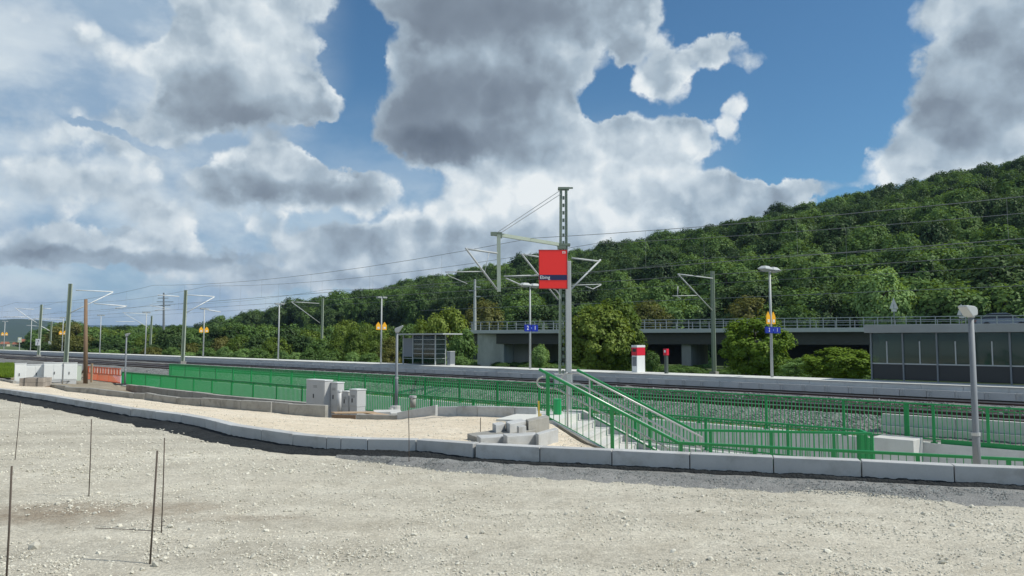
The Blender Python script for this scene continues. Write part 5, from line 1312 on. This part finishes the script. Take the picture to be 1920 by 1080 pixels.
def trunk_mesh(name, seed, bare=.25):
    q = random.Random(seed); mb = MB()
    mb.tube([(0, 0, -.12), (q.uniform(-.01, .01), 0, .12), (q.uniform(-.02, .02), q.uniform(-.02, .02), .35), (q.uniform(-.04, .04), q.uniform(-.03, .03), .72)], [.034, .026, .020, .006], 7)
    for k in range(7):
        z = .14 + k * .08; a = k * 2.4 + q.random(); r = .2 + q.random() * .14
        mb.tube([(0, 0, z), (math.cos(a) * r * .5, math.sin(a) * r * .5, z + .09), (math.cos(a) * r, math.sin(a) * r, z + .2)], [.012, .008, .003], 5)
    return mesh_of(mb, name, M['bark'], True)
TR = [trunk_mesh('trunk', s) for s in (1, 2, 3)]
CR = {}
def crown(kind, i):
    k = (kind, i)
    if k not in CR:
        mm, cl, lv, lf, shp, cr = {'hill': ('leaf', 70, 130, .046, (1, 1, .95), .27), 'hilldk': ('leaf_dk', 70, 130, .046, (1, 1, .95), .27), 'broad': ('leaf', 60, 80, .060, (1, 1, 1), .30), 'dark': ('leaf_dk', 60, 80, .060, (1, 1, 1), .30),
              'yellow': ('leaf_yl', 60, 90, .052, (1, 1, 1), .28), 'fresh': ('leaf_gl', 70, 110, .045, (1, 1, 1), .26), 'olive': ('leaf_ol', 60, 80, .05, (1, 1, 1), .30), 'bush': ('leaf_yl', 60, 130, .055, (1, 1, 1), .28),
              'big': ('leaf_yl', 210, 90, .036, (1, 1, 1), .155), 'bright': ('leaf_yb', 210, 90, .036, (1, 1, 1), .155), 'conifer': ('leaf_dk', 60, 60, .06, (1, 1, 1), .2)}[kind]
        CR[k] = crown_mesh('crown', 100 + hash(kind) % 7 + i * 13 if False else 100 + sum(map(ord, kind)) + i * 13, M[mm], cl, lv, lf, shp, cr)
    return CR[k]
def tree(kind, base, h, w, label, cat='tree', i=0, group=None, name=None, low=.0):
    t = thing(name or ('bush' if cat == 'bush' else 'tree'), base, label, cat, group, rnd.uniform(0, 6.28)); t.scale = (w, w, h)
    inst('trunk', TR[i % 3], t); inst('crown', crown(kind, i % 3), t, (0, 0, low), (0, 0, rnd.uniform(0, 6))); return t
# individual trees of the photograph
def tree_px(kind, x, ytop, ybase, wpx, P, label, cat='tree', i=0, Y=None, low=0.0, zb=None):
    b = at_P(x, ybase, P) if Y is None else at_Y(x, ybase, Y)
    if zb is not None: b.z = zb
    tp = at_Y(x, ytop, b.y); return tree(kind, b, (tp.z - b.z) * 1.0, wpx * b.y / FPX * (1.28 if kind in ('big', 'bright') else 1.15), label, cat, i, low=low)
tree_px('big', 1118, 566, 704, 112, 46, 'big yellow green tree behind the station sign, left of the ticket machine', i=0)
tree_px('big', 1150, 556, 704, 104, 48.5, 'second crown of big yellow green foliage, touching the ticket machine', i=1)
tree_px('broad', 1165, 545, 692, 60, 56, 'darker green tree rising just behind the big yellow green tree', i=1)
tree_px('bright', 1418, 590, 710, 118, 46, 'rounded bright green tree between the catenary mast and the double-headed lamp', i=2)
tree_px('fresh', 1492, 668, 710, 60, 43, 'low pale green bush between the rounded bright tree and the bush by the glass wall', 'bush', i=0)
tree_px('bright', 1575, 650, 718, 118, 41, 'bright green round bush right at the left end of the glass wall', 'bush', i=0)
tree_px('fresh', 1659, 500, 640, 100, 0, 'light green tree above the bridge, alone against the dark forest', Y=92, i=1)
tree_px('fresh', 1690, 560, 640, 50, 0, 'small light green tree at the right foot of the lone light green tree', Y=90, i=2)
tree_px('olive', 1408, 552, 640, 80, 0, 'olive green tree above the bridge behind the rounded bright tree', Y=98, i=0)
tree_px('broad', 1498, 566, 640, 66, 0, 'small dark leaved tree above the bridge right of the double-headed lamp', Y=94, i=2)
tree_px('olive', 1218, 562, 635, 78, 0, 'pale olive willow above the bridge left of the catenary mast', Y=112, i=1)
tree_px('broad', 1250, 575, 640, 60, 0, 'green bush above the bridge beside the olive willow', 'bush', Y=116, i=2)
tree_px('fresh', 1012, 645, 694, 34, 50, 'leafy young tree in the dark under the bridge, right of the track sign', i=2)
tree_px('fresh', 1312, 648, 712, 56, 0, 'green bush seen through the opening under the bridge', 'bush', Y=100, i=0)
tree_px('broad', 1222, 655, 700, 26, 46, 'narrow leafy bush beside the ticket machine', 'bush', i=1)
tree_px('yellow', 838, 570, 694, 76, 48, 'green tree right behind the waiting shelter', i=0)
tree_px('broad', 866, 612, 694, 54, 45, 'round dark green tree between the waiting shelter and the bridge abutment', i=1)
tree_px('yellow', 800, 590, 694, 60, 52, 'yellow green tree behind the roof of the waiting shelter', i=2)
tree_px('fresh', 862, 667, 690, 40, 38.5, 'low pale shrub right of the waiting shelter', 'bush', i=1)
tree_px('fresh', 830, 668, 690, 30, 38.5, 'low pale shrub half behind the waiting shelter', 'bush', i=2)
tree_px('olive', 905, 560, 640, 70, 0, 'olive brown tree above the left end of the bridge', Y=135, i=2)
# the tree line beyond the platform on the left
TOP = [(40, 640), (62, 632), (80, 612), (100, 604), (120, 598), (140, 592), (158, 596), (180, 610), (215, 617), (245, 622), (275, 622), (300, 612), (322, 604), (345, 612), (380, 614), (420, 606), (470, 604), (520, 606), (560, 602), (600, 608), (640, 600), (662, 592), (700, 604), (740, 610), (780, 598)]
marks = [(5, 'the farthest lamp'), (72, 'the far mast with a number plate'), (123, 'the big leaning mast'), (160, 'the wooden pole'), (185, 'the first slim lamp'), (271, 'the lamp beside a mast'), (342, 'the mast between the tracks'), (380, 'the lamp with yellow boards'), (521, 'the slim lamp without boards'), (602, 'the mast amid the tree line'), (714, 'the shelter\'s lamp'), (790, 'the waiting shelter')]
used = {}
def where(x):
    m = min(marks, key=lambda q: abs(q[0] - x)); s = 'just left of' if x < m[0] else 'just right of'
    return ('well ' + s[5:] if abs(m[0] - x) > 28 else s) + ' ' + m[1]
def uniq(l):
    used[l] = used.get(l, 0) + 1; return l
kinds = {'broad': 'green', 'dark': 'dark green', 'yellow': 'yellow green', 'olive': 'olive brown', 'fresh': 'pale green', 'bush': 'yellow green'}
seen = set()
for row, (P, x0, x1, dx) in enumerate(((47, 84, 780, 33), (60, 70, 800, 36), (80, 60, 800, 38))):
    x = x0
    while x < x1:
        xx = x + rnd.uniform(-6, 6); tp = interp(TOP, xx)
        k = rnd.choice(['broad', 'broad', 'dark', 'yellow']) if row else rnd.choice(['broad', 'yellow', 'broad', 'dark', 'dark', 'olive'])
        if 95 < xx < 170: k = 'olive' if row < 2 else 'broad'
        if 300 < xx < 335: k = 'dark'
        if 615 < xx < 700 and row < 2: k = 'yellow'
        yt = tp + (rnd.uniform(14, 30) if row == 0 else rnd.uniform(0, 12) if row == 1 else rnd.uniform(-2, 6))
        ww = rnd.uniform(44, 62) * (1.0 if row else .95)
        lb = '%s %s, %s row, %s' % (kinds[k], 'bush' if row == 0 else 'tree', ('front', 'middle', 'rear')[row], where(xx))
        if lb in seen: lb = lb.replace(' row,', ' row, the nearer one,')
        if lb in seen: lb = lb.replace('the nearer one', 'the nearest one')
        seen.add(lb)
        tree_px(k, xx, yt, 690, ww, P + rnd.uniform(-2.5, 2.5), lb, 'bush' if row == 0 else 'tree', rnd.randrange(3), zb=-2.0)
        x += dx * rnd.uniform(.8, 1.15)
# low scrub in front of them
x = 175; n = 0
while x < 745:
    k = rnd.choice(['fresh', 'broad', 'olive']); 
    tree_px(k, x, 655 + rnd.uniform(-6, 5), 690, rnd.uniform(26, 44), 40.5, '%s low %s scrub, %s' % ('smaller' if n % 2 else 'broader', kinds[k], where(x)), 'bush', rnd.randrange(3), zb=-1.1); x += rnd.uniform(26, 44); n += 1
# nearest trees of the hillside forest: individuals
def hill_tree(u, P, i, kind, label, h):
    z = hill_z(u, P); return tree(kind, W(u, P, z - .8), h, h * rnd.uniform(.85, 1.05), label, 'tree', i, group='trees at the foot of the forested hill')
near = []
q = np.random.RandomState(5)
for P in (104, 112, 121):
    x = 930
    while x < 2020:
        xx = x + rnd.uniform(-10, 10); u = Pu(xx, P, 3); near.append((u, P + rnd.uniform(-3, 3), xx)); x += rnd.uniform(46, 66) * 110 / P
protoT = []
nm2 = [(955, 'the concrete pole'), (1057, 'the tallest mast'), (1170, 'the big yellow green tree'), (1339, 'the bridge mast'), (1447, 'the double-headed lamp'), (1500, 'the small dark tree'), (1660, 'the light green tree'), (1803, 'the right triangular sign'), (1890, 'the car on the bridge')]
for j, (u, P, xx) in enumerate(near):
    m = min(nm2, key=lambda a: abs(a[0] - xx)); r_ = 0 if P < 108 else 1 if P < 116.5 else 2
    k = rnd.choice(['hill', 'hill', 'hilldk'])
    lb = '%s forest tree, %s row, %s of %s' % ('dark green' if k == 'hilldk' else 'green', ('front', 'second', 'third')[r_], 'left' if xx < m[0] else 'right', m[1])
    if lb in seen: lb = lb.replace(' forest tree', ' forest tree, farther one')
    if lb in seen: lb = lb.replace('farther one', 'taller one')
    seen.add(lb)
    o = hill_tree(u, P, j, k, lb, rnd.uniform(8.5, 12.5)); protoT.append(o)
# prototypes for the mass are crowns of existing trees
pr = []
for kk in (('hill', 0), ('hill', 1), ('hill', 2), ('hilldk', 0), ('hilldk', 1)):
    for o in protoT:
        c = [a for a in o.children if a.name.startswith('crown')][0]
        if c.data == crown(*kk): pr.append(c); break
pts, rots, scl, idx = [], [], [], []
P = 127.0
while P < 318:
    sp_ = 6.6 + (P - 127) * .004
    u = -1000.0 + rnd.uniform(0, 5)
    while u < 300:
        uu = u + rnd.uniform(-2.2, 2.2); Pp = P + rnd.uniform(-2.2, 2.2); w = W(uu, Pp, 0)
        if w.y > 20 and abs(w.x / w.y) < .80 and Pp > foot(uu) - 4:
            h = rnd.uniform(8.5, 12.5) * (1.18 if rnd.random() < .06 else 1)
            pts.append((w.x, w.y, hill_z(uu, Pp) - 1.2)); rots.append((rnd.uniform(-.1, .1), rnd.uniform(-.1, .1), rnd.uniform(0, 6.28))); ww = h * rnd.uniform(.70, .95); scl.append((ww, ww, h)); idx.append(rnd.choice([0, 1, 2, 0, 1, 2, 3]) % len(pr))
        u += sp_
    P += sp_ * .92
print('hill trees', len(pts))
scatter('forest', pts, rots, scl, idx, pr)
# woods on the plain to the left, behind the tree line
pts, rots, scl, idx = [], [], [], []
for k in range(1500):
    x = rnd.uniform(60, 700); Y = rnd.uniform(200, 620); p = at_Y(x, 637, Y)
    if p.dot(V) < 92 or p.dot(V) > foot(p.dot(U)): continue
    h = rnd.uniform(6, 10); pts.append((p.x, p.y, -2.5)); rots.append((0, 0, rnd.uniform(0, 6))); scl.append((h, h, h)); idx.append(rnd.randrange(len(pr)))
print('plain trees', len(pts))
scatter('far_woods', pts, rots, scl, idx, pr)
# grass at the left
gm_ = MB()
for k in range(26):
    a = rnd.uniform(0, 6.28); r_ = rnd.random() * .8; b = Vector((math.cos(a) * r_, math.sin(a) * r_, 0)); t_ = b + Vector((rnd.uniform(-.3, .3), rnd.uniform(-.3, .3), rnd.uniform(.6, 1.2))); s = Vector((-math.sin(a), math.cos(a), 0)) * .06
    gm_.add([b - s, b + s, t_], [(0, 1, 2)])
g0 = inst('grass_tuft', mesh_of(gm_, 'grass_tuft', M['grassm']), None, at_Y(14, 698, 44), scl=(.3, .3, .25)); tag(g0, 'bright green grass tuft left of the white cabinets', 'grass', kind='stuff')
rows = []
for t_ in np.linspace(0, 1, 8): rows.append([tuple(Vector(at_z(x, 707 - 24 * t_ + max(0, x - 0) * .05, -.42 - .35 * t_))) for x in (-260, -160, -80, -20, 5, 24)])
grid_obj('grass_verge', rows, M['verge'])
pts = []
for k in range(5000):
    x = rnd.uniform(-120, 25); t_ = rnd.random(); pts.append(tuple(at_z(x, 707 - 24 * t_, -.42 - .35 * t_)))
scatter('grass', pts, [(0, 0, rnd.uniform(0, 6)) for _ in pts], [(.28, .28, rnd.uniform(.12, .26)) for _ in pts], [0] * len(pts), [g0])
pts = []
for k in range(2600):
    u = -70 + 95 * rnd.random(); pts.append(tuple(W(u, rnd.uniform(35.7, 37.5), -1.35)))
for k in range(500):
    u = -68 + 60 * rnd.random(); pts.append(tuple(W(u, rnd.uniform(23.86, 24.2), -1.36)))
scatter('weeds', pts, [(0, 0, rnd.uniform(0, 6)) for _ in pts], [(.35, .35, rnd.uniform(.25, .8)) if i_ < 2600 else (.12, .12, rnd.uniform(.08, .2)) for i_ in range(len(pts))], [0] * len(pts), [g0])
# ------------------------------------------------------------------ air
HAZE = 0.00010
hz_ = MB().box((0, 3500, 60), (9500, 8400, 250)).build('haze', M['white']); hz_['kind'] = 'stuff'
hm = bpy.data.materials.new('haze'); hm.use_nodes = True; nt = hm.node_tree; nt.nodes.clear()
pv = nt.nodes.new('ShaderNodeVolumePrincipled'); pv.inputs['Color'].default_value = (.45, .66, 1.0, 1); pv.inputs['Density'].default_value = HAZE; pv.inputs['Anisotropy'].default_value = .2
oo = nt.nodes.new('ShaderNodeOutputMaterial'); nt.links.new(pv.outputs[0], oo.inputs['Volume'])
hz_.data.materials.clear(); hz_.data.materials.append(hm)
# low undergrowth around and under the bridge
pts, rots, scl, idx = [], [], [], []
for k in range(420):
    x = rnd.uniform(880, 1660); P = rnd.uniform(62, 74); p = at_P(x, 637, P)
    h = rnd.uniform(.9, 1.5); pts.append((p.x, p.y, -2.4)); rots.append((0, 0, rnd.uniform(0, 6))); scl.append((h * 1.5, h * 1.5, h)); idx.append(len(pr) - 1)
scatter('undergrowth', pts, rots, scl, idx, pr)
